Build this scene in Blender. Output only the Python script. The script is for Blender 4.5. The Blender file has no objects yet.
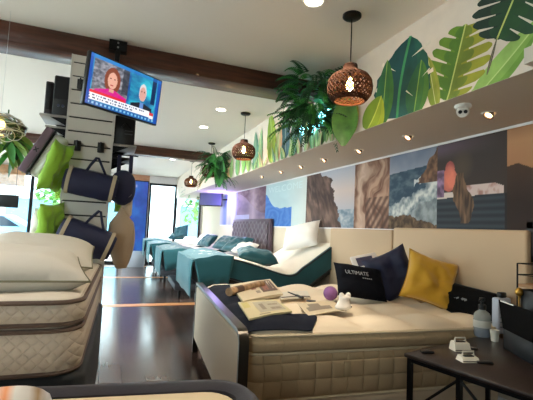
import bpy, bmesh, math, random
from mathutils import Vector, Matrix, noise, Euler
PI = math.pi
random.seed(4)
SC = bpy.context.scene
COL = SC.collection
R = math.radians

# ---------------------------------------------------------------- camera
CAM_H = 1.35
F, CX, CY = 400.0, 266.5, 200.0
yv = Vector((110-CX, 222-CY, F)).normalized()
x2 = Vector((210-CX, 222+100*math.tan(R(2.6))-CY, F))
zv = x2.cross(yv).normalized()
if zv.y > 0: zv = -zv
xv = yv.cross(zv)
if xv.x < 0: xv = -xv
ROT = Matrix((xv, yv, zv))
cam = bpy.data.objects.new('camera', bpy.data.cameras.new('camera')); COL.objects.link(cam)
M4 = Matrix.Identity(4)
for i, v in enumerate((ROT @ Vector((1,0,0)), ROT @ Vector((0,-1,0)), ROT @ Vector((0,0,-1)))):
    for j in range(3): M4[j][i] = v[j]
M4.translation = (0, 0, CAM_H)
cam.matrix_world = M4
cam.data.lens = 36*F/533; cam.data.clip_start = .05; cam.data.clip_end = 300
SC.camera = cam
def at(u, v, ax, val):
    """point of the place seen at (u, v) on the real plane ax = val"""
    d = ROT @ Vector((u-CX, v-CY, F)); c = Vector((0,0,CAM_H)); i = 'xyz'.index(ax)
    return c + d*((val-c[i])/d[i])

# ---------------------------------------------------------------- materials
def lin(c):
    return tuple(((x/255)/12.92 if x/255 <= .04045 else ((x/255+.055)/1.055)**2.4) for x in c[:3]) + (1,)
MATS = {}
def mat(name, rgb, rough=.6, metal=0, bump=0, bscale=40, var=0, vscale=6, stretch=(1,1,1), emis=None, estr=0, alpha=1, spec=.5, sheen=0, coat=0, quilt=None, trans=0, ior=1.45):
    if name in MATS: return MATS[name]
    m = bpy.data.materials.new(name); m.use_nodes = True; MATS[name] = m
    nt = m.node_tree; N = nt.nodes; L = nt.links; b = N['Principled BSDF']
    b.inputs['Base Color'].default_value = lin(rgb); b.inputs['Roughness'].default_value = rough
    b.inputs['Metallic'].default_value = metal; b.inputs['Specular IOR Level'].default_value = spec
    b.inputs['Sheen Weight'].default_value = sheen; b.inputs['Coat Weight'].default_value = coat
    b.inputs['Transmission Weight'].default_value = trans; b.inputs['IOR'].default_value = ior
    if emis: b.inputs['Emission Color'].default_value = lin(emis); b.inputs['Emission Strength'].default_value = estr
    tc = N.new('ShaderNodeTexCoord'); mp = N.new('ShaderNodeMapping'); mp.inputs['Scale'].default_value = stretch
    L.new(tc.outputs['Object'], mp.inputs['Vector'])
    if var:
        n = N.new('ShaderNodeTexNoise'); n.inputs['Scale'].default_value = vscale; n.inputs['Detail'].default_value = 5
        L.new(mp.outputs[0], n.inputs['Vector'])
        r = N.new('ShaderNodeValToRGB'); a = lin(rgb)
        r.color_ramp.elements[0].position = .3; r.color_ramp.elements[1].position = .7
        r.color_ramp.elements[0].color = tuple(x*(1-var) for x in a[:3])+(1,); r.color_ramp.elements[1].color = tuple(min(1, x*(1+var)) for x in a[:3])+(1,)
        L.new(n.outputs['Fac'], r.inputs[0]); L.new(r.outputs[0], b.inputs['Base Color'])
    last = None
    if bump:
        n = N.new('ShaderNodeTexNoise'); n.inputs['Scale'].default_value = bscale; n.inputs['Detail'].default_value = 4
        L.new(mp.outputs[0], n.inputs['Vector'])
        bp = N.new('ShaderNodeBump'); bp.inputs['Strength'].default_value = bump; bp.inputs['Distance'].default_value = .01
        L.new(n.outputs['Fac'], bp.inputs['Height']); last = bp
    if quilt:                                   # stitched squares: (pitch a, pitch b, plane, depth)
        pa, pb, plane, dep = quilt
        sp = N.new('ShaderNodeSeparateXYZ'); L.new(tc.outputs['Object'], sp.inputs[0])
        def sn(sock, p):
            a = N.new('ShaderNodeMath'); a.operation = 'MULTIPLY'; a.inputs[1].default_value = PI/p; L.new(sock, a.inputs[0])
            s = N.new('ShaderNodeMath'); s.operation = 'SINE'; L.new(a.outputs[0], s.inputs[0])
            c = N.new('ShaderNodeMath'); c.operation = 'ABSOLUTE'; L.new(s.outputs[0], c.inputs[0])
            e = N.new('ShaderNodeMath'); e.operation = 'POWER'; e.inputs[1].default_value = .35; L.new(c.outputs[0], e.inputs[0]); return e.outputs[0]
        if plane == 'side':
            ad = N.new('ShaderNodeMath'); L.new(sp.outputs[0], ad.inputs[0]); L.new(sp.outputs[1], ad.inputs[1]); A, B = ad.outputs[0], sp.outputs[2]
        elif plane == 'diag':
            ad = N.new('ShaderNodeMath'); L.new(sp.outputs[0], ad.inputs[0]); L.new(sp.outputs[2], ad.inputs[1])
            sb = N.new('ShaderNodeMath'); sb.operation = 'SUBTRACT'; L.new(sp.outputs[0], sb.inputs[0]); L.new(sp.outputs[2], sb.inputs[1]); A, B = ad.outputs[0], sb.outputs[0]
        else: A, B = sp.outputs[0], sp.outputs[1]
        ml = N.new('ShaderNodeMath'); ml.operation = 'MULTIPLY'; L.new(sn(A, pa), ml.inputs[0]); L.new(sn(B, pb), ml.inputs[1])
        bp = N.new('ShaderNodeBump'); bp.inputs['Strength'].default_value = .8; bp.inputs['Distance'].default_value = dep
        L.new(ml.outputs[0], bp.inputs['Height'])
        if last: L.new(last.outputs[0], bp.inputs['Normal'])
        last = bp
    if last: L.new(last.outputs[0], b.inputs['Normal'])
    if alpha < 1:
        b.inputs['Alpha'].default_value = alpha
    return m
def paint_mat(name, rough=.5, emis=0):
    m = bpy.data.materials.new(name); m.use_nodes = True; nt = m.node_tree; b = nt.nodes['Principled BSDF']
    a = nt.nodes.new('ShaderNodeVertexColor'); a.layer_name = 'Col'
    nt.links.new(a.outputs[0], b.inputs['Base Color']); b.inputs['Roughness'].default_value = rough
    if emis:
        nt.links.new(a.outputs[0], b.inputs['Emission Color']); b.inputs['Emission Strength'].default_value = emis
        b.inputs['Base Color'].default_value = (0,0,0,1); nt.links.remove(b.inputs['Base Color'].links[0]); b.inputs['Base Color'].default_value = (.01,.01,.01,1)
    return m
def glass_mat(name, rgb=(235,245,245), refl=.12, rough=.02):
    m = bpy.data.materials.new(name); m.use_nodes = True; nt = m.node_tree; N = nt.nodes; L = nt.links
    N.remove(N['Principled BSDF']); t = N.new('ShaderNodeBsdfTransparent'); t.inputs[0].default_value = lin(rgb)
    g = N.new('ShaderNodeBsdfGlossy'); g.inputs['Roughness'].default_value = rough
    f = N.new('ShaderNodeLayerWeight'); f.inputs[0].default_value = refl
    mx = N.new('ShaderNodeMixShader'); L.new(f.outputs['Fresnel'], mx.inputs[0]); L.new(t.outputs[0], mx.inputs[1]); L.new(g.outputs[0], mx.inputs[2])
    L.new(mx.outputs[0], N['Material Output'].inputs[0]); return m

# ---------------------------------------------------------------- mesh helpers
class MB:
    def __init__(s): s.v = []; s.f = []; s.m = []; s.k = 0; s.smooth = []
    def add(s, verts, faces, smooth=False):
        o = len(s.v); s.v += [tuple(v) for v in verts]
        for f in faces: s.f.append([i+o for i in f]); s.m.append(s.k); s.smooth.append(smooth)
        return s
    def box(s, a, b, M=None):
        x0,y0,z0 = a; x1,y1,z1 = b
        vs = [Vector(p) for p in ((x0,y0,z0),(x1,y0,z0),(x1,y1,z0),(x0,y1,z0),(x0,y0,z1),(x1,y0,z1),(x1,y1,z1),(x0,y1,z1))]
        if M: vs = [M @ v for v in vs]
        return s.add(vs, [(0,3,2,1),(4,5,6,7),(0,1,5,4),(1,2,6,5),(2,3,7,6),(3,0,4,7)])
    def rbox(s, a, b, r=.01, seg=2, M=None):
        bm = bmesh.new(); bmesh.ops.create_cube(bm, size=1)
        c = [(a[i]+b[i])/2 for i in range(3)]; d = [b[i]-a[i] for i in range(3)]
        for v in bm.verts: v.co = Vector([v.co[i]*d[i]+c[i] for i in range(3)])
        bmesh.ops.bevel(bm, geom=bm.edges[:], offset=min(r, min(abs(x) for x in d)*.45), segments=seg, affect='EDGES', profile=.5)
        bm.verts.index_update(); vs = [v.co.copy() for v in bm.verts]
        if M: vs = [M @ v for v in vs]
        s.add(vs, [[v.index for v in f.verts] for f in bm.faces], True); bm.free(); return s
    def tube(s, pts, r, n=8, closed=False, caps=True):
        pts = [Vector(p) for p in pts]; rs = r if isinstance(r, (list, tuple)) else [r]*len(pts); L = len(pts); vs = []
        up = Vector((0,0,1)); prev = None
        for i, p in enumerate(pts):
            if closed: t = pts[(i+1) % L]-pts[i-1]
            else: t = pts[min(i+1, L-1)]-pts[max(i-1, 0)]
            t.normalize()
            if prev is None:
                a = t.cross(up)
                if a.length < .1: a = t.cross(Vector((1,0,0)))
            else: a = prev-t*prev.dot(t)
            a.normalize(); prev = a; b = t.cross(a)
            for k in range(n):
                an = 2*PI*k/n; vs.append(p+(a*math.cos(an)+b*math.sin(an))*rs[i])
        fs = []
        for i in range(L if closed else L-1):
            j = (i+1) % L
            for k in range(n): fs.append((i*n+k, i*n+(k+1) % n, j*n+(k+1) % n, j*n+k))
        if caps and not closed: fs += [list(range(n))[::-1], list(range((L-1)*n, L*n))]
        return s.add(vs, fs, True)
    def lathe(s, prof, c=(0,0,0), n=24, M=None, cap=True):
        vs = []; fs = []
        for r, z in prof:
            for k in range(n): vs.append(Vector((c[0]+r*math.cos(2*PI*k/n), c[1]+r*math.sin(2*PI*k/n), c[2]+z)))
        for i in range(len(prof)-1):
            for k in range(n): fs.append((i*n+k, i*n+(k+1) % n, (i+1)*n+(k+1) % n, (i+1)*n+k))
        if cap: fs += [list(range(n))[::-1], list(range((len(prof)-1)*n, len(prof)*n))]
        if M: vs = [M @ v for v in vs]
        return s.add(vs, fs, True)
    def prism(s, poly, z0, z1, M=None, smooth=False):
        n = len(poly); vs = [Vector((p[0],p[1],z0)) for p in poly]+[Vector((p[0],p[1],z1)) for p in poly]
        if M: vs = [M @ v for v in vs]
        return s.add(vs, [list(range(n))[::-1], list(range(n, 2*n))]+[(i, (i+1) % n, n+(i+1) % n, n+i) for i in range(n)], smooth)
    def rings(s, rs, cap0=True, cap1=True, closed=True):
        n = len(rs[0]); vs = [p for r in rs for p in r]; fs = []
        for i in range(len(rs)-1):
            for k in range(n if closed else n-1): fs.append((i*n+k, i*n+(k+1) % n, (i+1)*n+(k+1) % n, (i+1)*n+k))
        if cap0: fs.append(list(range(n))[::-1])
        if cap1: fs.append(list(range((len(rs)-1)*n, len(rs)*n)))
        return s.add(vs, fs, True)
    def build(s, name, mats, parent=None, loc=None, rot=None, M=None, fix=True):
        me = bpy.data.meshes.new(name); me.from_pydata(s.v, [], s.f)
        for m in (mats if isinstance(mats, (list, tuple)) else [mats]): me.materials.append(m)
        for p, k, sm in zip(me.polygons, s.m, s.smooth): p.material_index = k; p.use_smooth = sm
        if fix:
            bm = bmesh.new(); bm.from_mesh(me); bmesh.ops.recalc_face_normals(bm, faces=bm.faces); bm.to_mesh(me); bm.free()
        if any(s.smooth):
            try: me.set_sharp_from_angle(angle=R(50))
            except Exception: pass
        o = bpy.data.objects.new(name, me); COL.objects.link(o)
        if parent: o.parent = parent
        if loc is not None: o.location = loc
        if rot is not None: o.rotation_euler = rot
        if M is not None: o.matrix_local = M
        return o
def tag(o, label, cat, group=None, kind=None):
    o['label'] = label; o['category'] = cat
    if group: o['group'] = group
    if kind: o['kind'] = kind
    return o
def thing(name, label, cat, loc=(0,0,0), rot=(0,0,0), group=None):
    o = bpy.data.objects.new(name, None); COL.objects.link(o); o.location = loc; o.rotation_euler = rot; o.empty_display_size = .1
    return tag(o, label, cat, group)
def struct(o): o['kind'] = 'structure'; return o
def copy_tree(o, parent=None):
    c = o.copy(); COL.objects.link(c)
    if parent: c.parent = parent; c.matrix_parent_inverse = o.matrix_parent_inverse.copy()
    for ch in list(o.children): copy_tree(ch, c)
    return c
def arc_pts(c, r, a0, a1, n): return [(c[0]+r*math.cos(a0+(a1-a0)*i/n), c[1]+r*math.sin(a0+(a1-a0)*i/n)) for i in range(n+1)]
def rrect(x0, y0, x1, y1, r, n=5):
    r = max(.002, min(r, (x1-x0)/2-.001, (y1-y0)/2-.001))
    return (arc_pts((x1-r,y1-r), r, 0, PI/2, n)+arc_pts((x0+r,y1-r), r, PI/2, PI, n)+arc_pts((x0+r,y0+r), r, PI, 1.5*PI, n)+arc_pts((x1-r,y0+r), r, 1.5*PI, 2*PI, n))
def block(mb, x0, y0, x1, y1, z0, z1, r=.08, bulge=.008, crown=.0, edge=.03):
    """soft upholstered block with rounded plan corners; crown domes its top"""
    def ring(ins, z): return [(p[0], p[1], z) for p in rrect(x0+ins, y0+ins, x1-ins, y1-ins, max(.01, r-ins))]
    rs = [ring(edge, z0), ring(edge*.3, z0+edge*.35), ring(0, z0+edge)]
    for i in range(1, 4): rs.append(ring(-bulge*math.sin(PI*i/4), z0+edge+(z1-z0-2*edge)*i/4))
    rs += [ring(0, z1-edge), ring(edge*.3, z1-edge*.35), ring(edge, z1)]
    if crown:
        for k in (.08, .2, .4): rs.append(ring(edge+k, z1+crown*min(1, k/.2)**.6))
    return mb.rings(rs)
def piping(mb, x0, y0, x1, y1, z, r, t=.008):
    return mb.tube([(p[0], p[1], z) for p in rrect(x0, y0, x1, y1, r)], t, 6, closed=True)

def pillow_mb(w, h, t, seed=0, pinch=.06, n=22, crease=.012, sag=0):
    """stuffed pillow lying in XY, centred on the origin"""
    mb = MB(); grids = []
    off = Vector((seed*7.3, seed*3.1, 0))
    for side in (1, -1):
        g = []
        for j in range(n+1):
            for i in range(n+1):
                u = -1+2*i/n; v = -1+2*j/n
                x = w/2*u*(1-pinch*(1-v*v)*abs(u)**3); y = h/2*v*(1-pinch*(1-u*u)*abs(v)**3)
                k = ((1-u**4)*(1-v**4))**.6
                cr = noise.noise(Vector((u*2.2, v*2.2, side*3))+off)*crease*3*k + noise.noise(Vector((u*6, v*6, side*5))+off)*crease*k
                z = side*(t/2*k) + cr - sag*abs(x/w*2)**2*.0
                g.append((x, y, z))
        grids.append(g)
    idx = {}; vs = []; 
    for s_, g in enumerate(grids):
        for q, p in enumerate(g):
            i, j = q % (n+1), q//(n+1)
            if s_ == 1 and (i in (0, n) or j in (0, n)): idx[(1, q)] = idx[(0, q)]; continue
            idx[(s_, q)] = len(vs); vs.append(p)
    fs = []
    for s_ in (0, 1):
        for j in range(n):
            for i in range(n):
                a = j*(n+1)+i; q = [idx[(s_, a)], idx[(s_, a+1)], idx[(s_, a+n+2)], idx[(s_, a+n+1)]]
                fs.append(q if s_ == 0 else q[::-1])
    mb.add(vs, fs, True); return mb
def pillow_edge(w, h, pinch=.06, n=22):
    e = []
    def P(u, v): return (w/2*u*(1-pinch*(1-v*v)*abs(u)**3), h/2*v*(1-pinch*(1-u*u)*abs(v)**3), 0)
    T = [-1+2*i/n for i in range(n)]
    return [P(t,-1) for t in T]+[P(1,t) for t in T]+[P(-t,1) for t in T]+[P(-1,-t) for t in T]
def frame_M(o, ex, ey):
    ex = Vector(ex).normalized(); ey = Vector(ey); ey = (ey-ex*ey.dot(ex)).normalized(); ez = ex.cross(ey)
    M = Matrix.Identity(4)
    for i, v in enumerate((ex, ey, ez)):
        for j in range(3): M[j][i] = v[j]
    M.translation = Vector(o); return M
def pillow(name, label, cat, w, h, t, o, ex, ey, m, seed=1, pip=None, pinch=.06, crease=.012, group=None):
    M = frame_M(o, ex, ey)
    root = thing(name, label, cat, group=group); root.matrix_world = M
    cv = pillow_mb(w, h, t, seed, pinch, crease=crease).build('cover', m, root)
    if pip: MB().tube(pillow_edge(w, h, pinch), .005, 6, closed=True).build('piping', pip, root)
    return root
def text_mesh(s, size, depth, m, parent, M, name='lettering', align='CENTER', sx=1):
    cu = bpy.data.curves.new('t', 'FONT'); cu.body = s; cu.size = size; cu.extrude = depth; cu.align_x = align; cu.align_y = 'CENTER'; cu.resolution_u = 3
    t = bpy.data.objects.new('t', cu); COL.objects.link(t); bpy.context.view_layer.update()
    me = bpy.data.meshes.new_from_object(t.evaluated_get(bpy.context.evaluated_depsgraph_get())); bpy.data.objects.remove(t)
    for v in me.vertices: v.co.x *= sx
    me.materials.clear(); me.materials.append(m); o = bpy.data.objects.new(name, me); COL.objects.link(o); o.parent = parent; o.matrix_local = M; return o

def paint_grid(name, fn, nu, nv, P, m, parent=None, thick=None):
    """grid over the parallelogram P(u, v), each vertex coloured by fn(u, v) (sRGB 0-255); backed to a real thickness"""
    vs = [P(i/nu, j/nv) for j in range(nv+1) for i in range(nu+1)]
    fs = [(j*(nu+1)+i, j*(nu+1)+i+1, (j+1)*(nu+1)+i+1, (j+1)*(nu+1)+i) for j in range(nv) for i in range(nu)]
    cols = [lin(tuple(min(255, max(0, c)) for c in fn(i/nu, j/nv))) for j in range(nv+1) for i in range(nu+1)]
    if thick:
        c4 = [0, nu, (nu+1)*(nv+1)-1, (nu+1)*nv]; o = len(vs); t = Vector(thick)
        for c in c4: vs.append(Vector(vs[c])+t); cols.append(cols[c])
        fs.append((o+3, o+2, o+1, o))
        b = [list(range(0, nu+1)), [j*(nu+1)+nu for j in range(nv+1)], list(range((nu+1)*(nv+1)-1, (nu+1)*nv-1, -1)), [j*(nu+1) for j in range(nv, -1, -1)]]
        for k, e in enumerate(b): fs.append([o+k, o+(k+1) % 4]+e[::-1])
    me = bpy.data.meshes.new(name); me.from_pydata([tuple(v) for v in vs], [], fs); me.materials.append(m)
    ca = me.color_attributes.new('Col', 'FLOAT_COLOR', 'POINT')
    ca.data.foreach_set('color', [x for c in cols for x in c])
    o = bpy.data.objects.new(name, me); COL.objects.link(o)
    if parent: o.parent = parent
    return o
def mix(a, b, t):
    t = max(0, min(1, t)); return tuple(a[i]*(1-t)+b[i]*t for i in range(3))
def nz(x, y, s=1, seed=0): return noise.noise(Vector((x*s, y*s, seed*11.7)))
def fb(x, y, s=1, seed=0): return nz(x,y,s,seed)+.5*nz(x,y,s*2.1,seed+1)+.25*nz(x,y,s*4.3,seed+2)

# ---------------------------------------------------------------- palette
cream = mat('cream wall paint', (206,190,168), .7, bump=.05, bscale=120)
ceilm = mat('ceiling paint', (232,226,218), .8, bump=.05, bscale=150)
whitew = mat('white wall paint', (226,222,222), .7)
sofm = mat('soffit paint', (204,192,180), .75)
black = mat('black metal', (16,16,18), .4, .6)
blackp = mat('black plastic', (20,20,22), .45)
darkframe = mat('dark bronze frame', (28,26,28), .4, .3)
beamm = mat('stained beam wood', (78,42,28), .45, bump=.25, bscale=9, var=.5, vscale=5, stretch=(.6,6,6), coat=.15)
teal = mat('teal fabric', (22,78,86), .8, bump=.3, bscale=60, sheen=.3, var=.15, vscale=4)
tealb = mat('teal blanket', (40,106,116), .75, bump=.3, bscale=50, sheen=.3)
tealp = mat('teal satin pillow', (16,82,92), .45, bump=.1, bscale=20, sheen=.3)
dtrim = mat('dark piping', (30,34,40), .6)
mtop = mat('cream mattress knit', (222,208,184), .85, bump=.35, bscale=14, quilt=(.21,.25,'top',.018))
mtop2 = mat('ivory mattress knit', (228,220,206), .85, bump=.5, bscale=9)
mside = mat('cream quilted border', (176,152,118), .85, bump=.15, bscale=90, quilt=(.115,.105,'side',.022))
mside2 = mat('cream smooth border', (184,160,126), .85, bump=.2, bscale=90, quilt=(.115,.5,'side',.006))
navy = mat('navy fabric', (14,20,36), .85, bump=.2, bscale=120, spec=.25)
whitec = mat('white cotton', (236,230,222), .8, bump=.15, bscale=18)

# ---------------------------------------------------------------- room shell
XW, XS, ZC, ZS, ZM = 3.0, 2.07, 2.98, 2.275, 1.415
XL, YB, YF = -4.2, -2.6, 14.0
# floor: dark wood planks along the aisle
fm = bpy.data.materials.new('dark plank floor'); fm.use_nodes = True; nt = fm.node_tree; N = nt.nodes; L = nt.links; b = N['Principled BSDF']
tc = N.new('ShaderNodeTexCoord'); mp = N.new('ShaderNodeMapping'); mp.inputs['Rotation'].default_value = (0,0,PI/2)
br = N.new('ShaderNodeTexBrick'); br.inputs['Scale'].default_value = 1; br.inputs['Brick Width'].default_value = 1.2; br.inputs['Row Height'].default_value = .19
br.inputs['Mortar Size'].default_value = .003; br.inputs['Color1'].default_value = lin((82,62,54)); br.inputs['Color2'].default_value = lin((100,80,72)); br.inputs['Mortar'].default_value = lin((30,24,22))
n1 = N.new('ShaderNodeTexNoise'); mp2 = N.new('ShaderNodeMapping'); mp2.inputs['Scale'].default_value = (14,1.2,1); n1.inputs['Scale'].default_value = 3; n1.inputs['Detail'].default_value = 6
L.new(tc.outputs['Object'], mp.inputs[0]); L.new(mp.outputs[0], br.inputs['Vector']); L.new(tc.outputs['Object'], mp2.inputs[0]); L.new(mp2.outputs[0], n1.inputs['Vector'])
mx = N.new('ShaderNodeMixRGB'); mx.blend_type = 'MULTIPLY'; mx.inputs[0].default_value = .6; L.new(br.outputs['Color'], mx.inputs[1])
rp = N.new('ShaderNodeValToRGB'); rp.color_ramp.elements[0].color = (.8,.8,.8,1); L.new(n1.outputs['Fac'], rp.inputs[0]); L.new(rp.outputs[0], mx.inputs[2]); L.new(mx.outputs[0], b.inputs['Base Color'])
mr = N.new('ShaderNodeMapRange'); mr.inputs[3].default_value = .15; mr.inputs[4].default_value = .22; L.new(n1.outputs['Fac'], mr.inputs[0]); L.new(mr.outputs[0], b.inputs['Roughness'])
bp = N.new('ShaderNodeBump'); bp.inputs['Strength'].default_value = .12; bp.inputs['Distance'].default_value = .004; L.new(br.outputs['Fac'], bp.inputs['Height']); bp.invert = True; L.new(bp.outputs[0], b.inputs['Normal'])
struct(MB().box((XL-.2,YB-.2,-.1), (XW+.2,YF+.2,0)).build('floor', fm))
struct(MB().box((XL-.2,YB-.2,ZC), (XW+.2,YF+.2,ZC+.15)).build('ceiling', ceilm))
struct(MB().box((XW,YB,0), (XW+.15,YF,ZC)).build('wall_right', cream))
struct(MB().box((XL-.15,YB,0), (XL,2.4,ZC)).box((XL-.15,13.2,0), (XL,YF,ZC)).box((XL-.15,2.4,2.73), (XL,13.2,ZC)).box((XL-.15,2.4,0), (XL,13.2,.5)).build('wall_left', whitew))
struct(MB().box((XL,YB-.15,0), (-3.4,YB,ZC)).box((-1.9,YB-.15,0), (XW,YB,ZC)).box((-3.4,YB-.15,2.73), (-1.9,YB,ZC)).box((-3.4,YB-.15,0), (-1.9,YB,.9)).build('wall_front', cream))
struct(MB().box((XS,YB,ZS), (XW,YF,ZC)).build('trim_1', sofm))
struct(MB().box((XS-.1,YB,ZS), (XS,1.428,2.36)).build('trim_2', sofm))
struct(MB().box((XW-.012,YB,ZM-.02), (XW,11.4,ZM)).build('trim_3', whitew))
struct(MB().box((XW-.016,2.0,0), (XW,11.4,.1)).build('baseboard_right', whitew))
# storefront wall with black-framed glazing
ZH = 2.73
wb = MB().box((XL,YF,ZH), (XW,YF+.15,ZC)).box((XL,YF,0), (-3.9,YF+.15,ZH)).box((.35,YF,0), (1.17,YF+.15,ZH)).box((2.95,YF,0), (XW,YF+.15,ZH))
struct(wb.build('wall_back', whitew))
gl = glass_mat('window glass')
def window(n, x0, x1, mulls):
    f = MB(); t = .045
    f.box((x0,YF-.02,0), (x0+t*1.4,YF+.1,ZH)).box((x1-t*1.4,YF-.02,0), (x1,YF+.1,ZH)).box((x0,YF-.02,ZH-.07), (x1,YF+.1,ZH)).box((x0,YF-.02,0), (x1,YF+.1,.09))
    for m_ in mulls: f.box((m_-t,YF-.02,0), (m_+t,YF+.1,ZH))
    w = struct(f.build('window_%d' % n, darkframe))
    MB().box((x0+.03,YF+.035,.05), (x1-.03,YF+.045,ZH-.03)).build('pane', gl, w)
window(1, -3.9, .35, [at(31,200,'y',YF).x, at(62,200,'y',YF).x, -.4])
window(2, 1.17, 2.95, [at(176,200,'y',YF).x])
f = MB()  # unseen window in the left wall, added to let in fill daylight
for y in (2.4,5.1,7.8,10.5,13.14): f.box((XL-.1,y,.5), (XL+.02,y+.06,2.73))
f.box((XL-.1,2.4,2.67), (XL+.02,13.2,2.73)).box((XL-.1,2.4,.5), (XL+.02,13.2,.56))
w = struct(f.build('window_3', darkframe)); MB().box((XL-.06,2.42,.52), (XL-.05,13.18,2.71)).build('pane', gl, w)
f = MB()  # small unseen window behind the viewer, added for frontal fill
for x in (-3.4,-1.96): f.box((x,YB-.1,.9), (x+.06,YB+.02,2.73))
f.box((-3.4,YB-.1,2.67), (-1.9,YB+.02,2.73)).box((-3.4,YB-.1,.9), (-1.9,YB+.02,.96))
w = struct(f.build('window_4', darkframe)); MB().box((-3.38,YB-.06,.92), (-1.92,YB-.05,2.71)).build('pane', gl, w)
# beams
def beam(y0, y1, z0, x0, x1, label):
    tag(MB().rbox((x0,y0,z0), (x1,y1,ZC), .006, 1).build('ceiling_beam', beamm), label, 'beam', 'dark wood ceiling beams')
beam(3.8, 4.12, 2.808, XL, XS, 'dark stained wood beam across ceiling just behind the television')
beam(8.7, 9.0, 2.80, XL, XS, 'farther dark wood ceiling beam, beyond the second woven pendant')
# thin orange strips laid across the floor
strip = mat('orange floor strip', (214,150,100), .35)
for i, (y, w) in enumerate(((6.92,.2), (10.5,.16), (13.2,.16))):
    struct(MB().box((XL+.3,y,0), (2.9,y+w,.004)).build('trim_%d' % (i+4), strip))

# ---------------------------------------------------------------- painted leaf mural on the soffit face
LC = {}
def lm(rgb): 
    k = 'leaf paint %d %d %d' % rgb
    return mat(k, rgb, .7, var=.22, vscale=7)
class Mural:
    def __init__(s): s.mb = MB(); s.mats = [mat('mural ground paint', (222,208,194), .75, var=.05)]; s.lay = 0
    def k(s, rgb):
        m = lm(rgb)
        if m not in s.mats: s.mats.append(m)
        return s.mats.index(m)
    def poly(s, pts, rgb):           # pts in (y, z) on the wall plane
        s.lay += 1; x = XS-.0015-.00012*s.lay
        pts = [(p[0], max(ZS+.001, min(ZC-.001, p[1]))) for p in pts]
        s.mb.k = s.k(rgb); s.mb.add([(x, p[0], p[1]) for p in pts], [list(range(len(pts)))])
    def quadstrip(s, A, B, rgb):
        s.lay += 1; x = XS-.0015-.00012*s.lay; n = len(A)
        c = lambda p: (x, p[0], max(ZS+.001, min(ZC-.001, p[1])))
        s.mb.k = s.k(rgb); s.mb.add([c(p) for p in A]+[c(p) for p in B], [(i, i+1, n+i+1, n+i) for i in range(n-1)])
def W(u, v): p = at(u, v, 'x', XS); return Vector((p.y, p.z))
mur = Mural(); mur.mb.box((XS-.0015,1.36,ZS), (XS,YF-.05,ZC))
mur.mb.k = mur.k((222,208,194))
def leaf(base, tip, wid, c1, c2, rib=(200,205,140), n=16, bend=0, slits=0, asym=1.0, waves=0):
    """a long painted leaf with two-tone halves and a pale rib"""
    b, t = Vector(base), Vector(tip); d = t-b; L_ = d.length; nn = Vector((-d.y, d.x)).normalized()
    C = [b+d*s+nn*bend*math.sin(PI*s) for s in [i/n for i in range(n+1)]]
    prof = [wid*(math.sin(PI*min(1, (i/n)**.8))**.7 if 0 < i < n else 0)*(1+waves*math.sin(i*2.3)) for i in range(n+1)]
    A = [C[i]+nn*prof[i] for i in range(n+1)]; B = [C[i]-nn*prof[i]*asym for i in range(n+1)]
    mur.quadstrip(A, C, c1); mur.quadstrip(C, B, c2)
    A2 = [C[i]+nn*prof[i]*.55 for i in range(n+1)]
    mur.quadstrip(A2, C, mix(c1, c2, .5) and tuple(int(x) for x in mix(c1, c2, .45)))
    rw = wid*.045
    mur.quadstrip([c+nn*rw for c in C], [c-nn*rw for c in C], rib)
    for k in range(slits):
        s = .25+.6*(k+.5)/slits; i = int(s*n); sg = 1 if k % 2 else -1
        p = C[i]+nn*sg*prof[i]*.3; q = C[min(n, i+2)]+nn*sg*prof[i]*1.05
        w_ = Vector(((q-p).y, -(q-p).x)).normalized()*wid*.05
        mur.poly([p, q+w_, q-w_], (226,214,198))
    return C
def monstera(base, tip, wid, c1, c2, lobes=6):
    b, t = Vector(base), Vector(tip); d = t-b; nn = Vector((-d.y, d.x)).normalized(); n = 60
    def half(sg, c):
        A = []; C = []
        for i in range(n+1):
            s = i/n; w = wid*math.sin(PI*(s**.75))**.55 if 0 < i < n else 0
            ph = (s*lobes) % 1
            gap = 1 if ph < .78 else .38
            w *= gap*(.86+.14*math.sin(PI*min(1, ph/.78)))
            A.append(b+d*s+nn*sg*w+d.normalized()*w*.28); C.append(b+d*s)
        mur.quadstrip(A, C, c)
        A2 = [C[i]+(A[i]-C[i])*.5 for i in range(n+1)]; mur.quadstrip(A2, C, tuple(int(x) for x in mix(c, (40,90,40), .35)))
    half(1, c1); half(-1, c2)
    mur.quadstrip([b+d*i/8+nn*.006 for i in range(9)], [b+d*i/8-nn*.006 for i in range(9)], (190,200,110))
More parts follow.
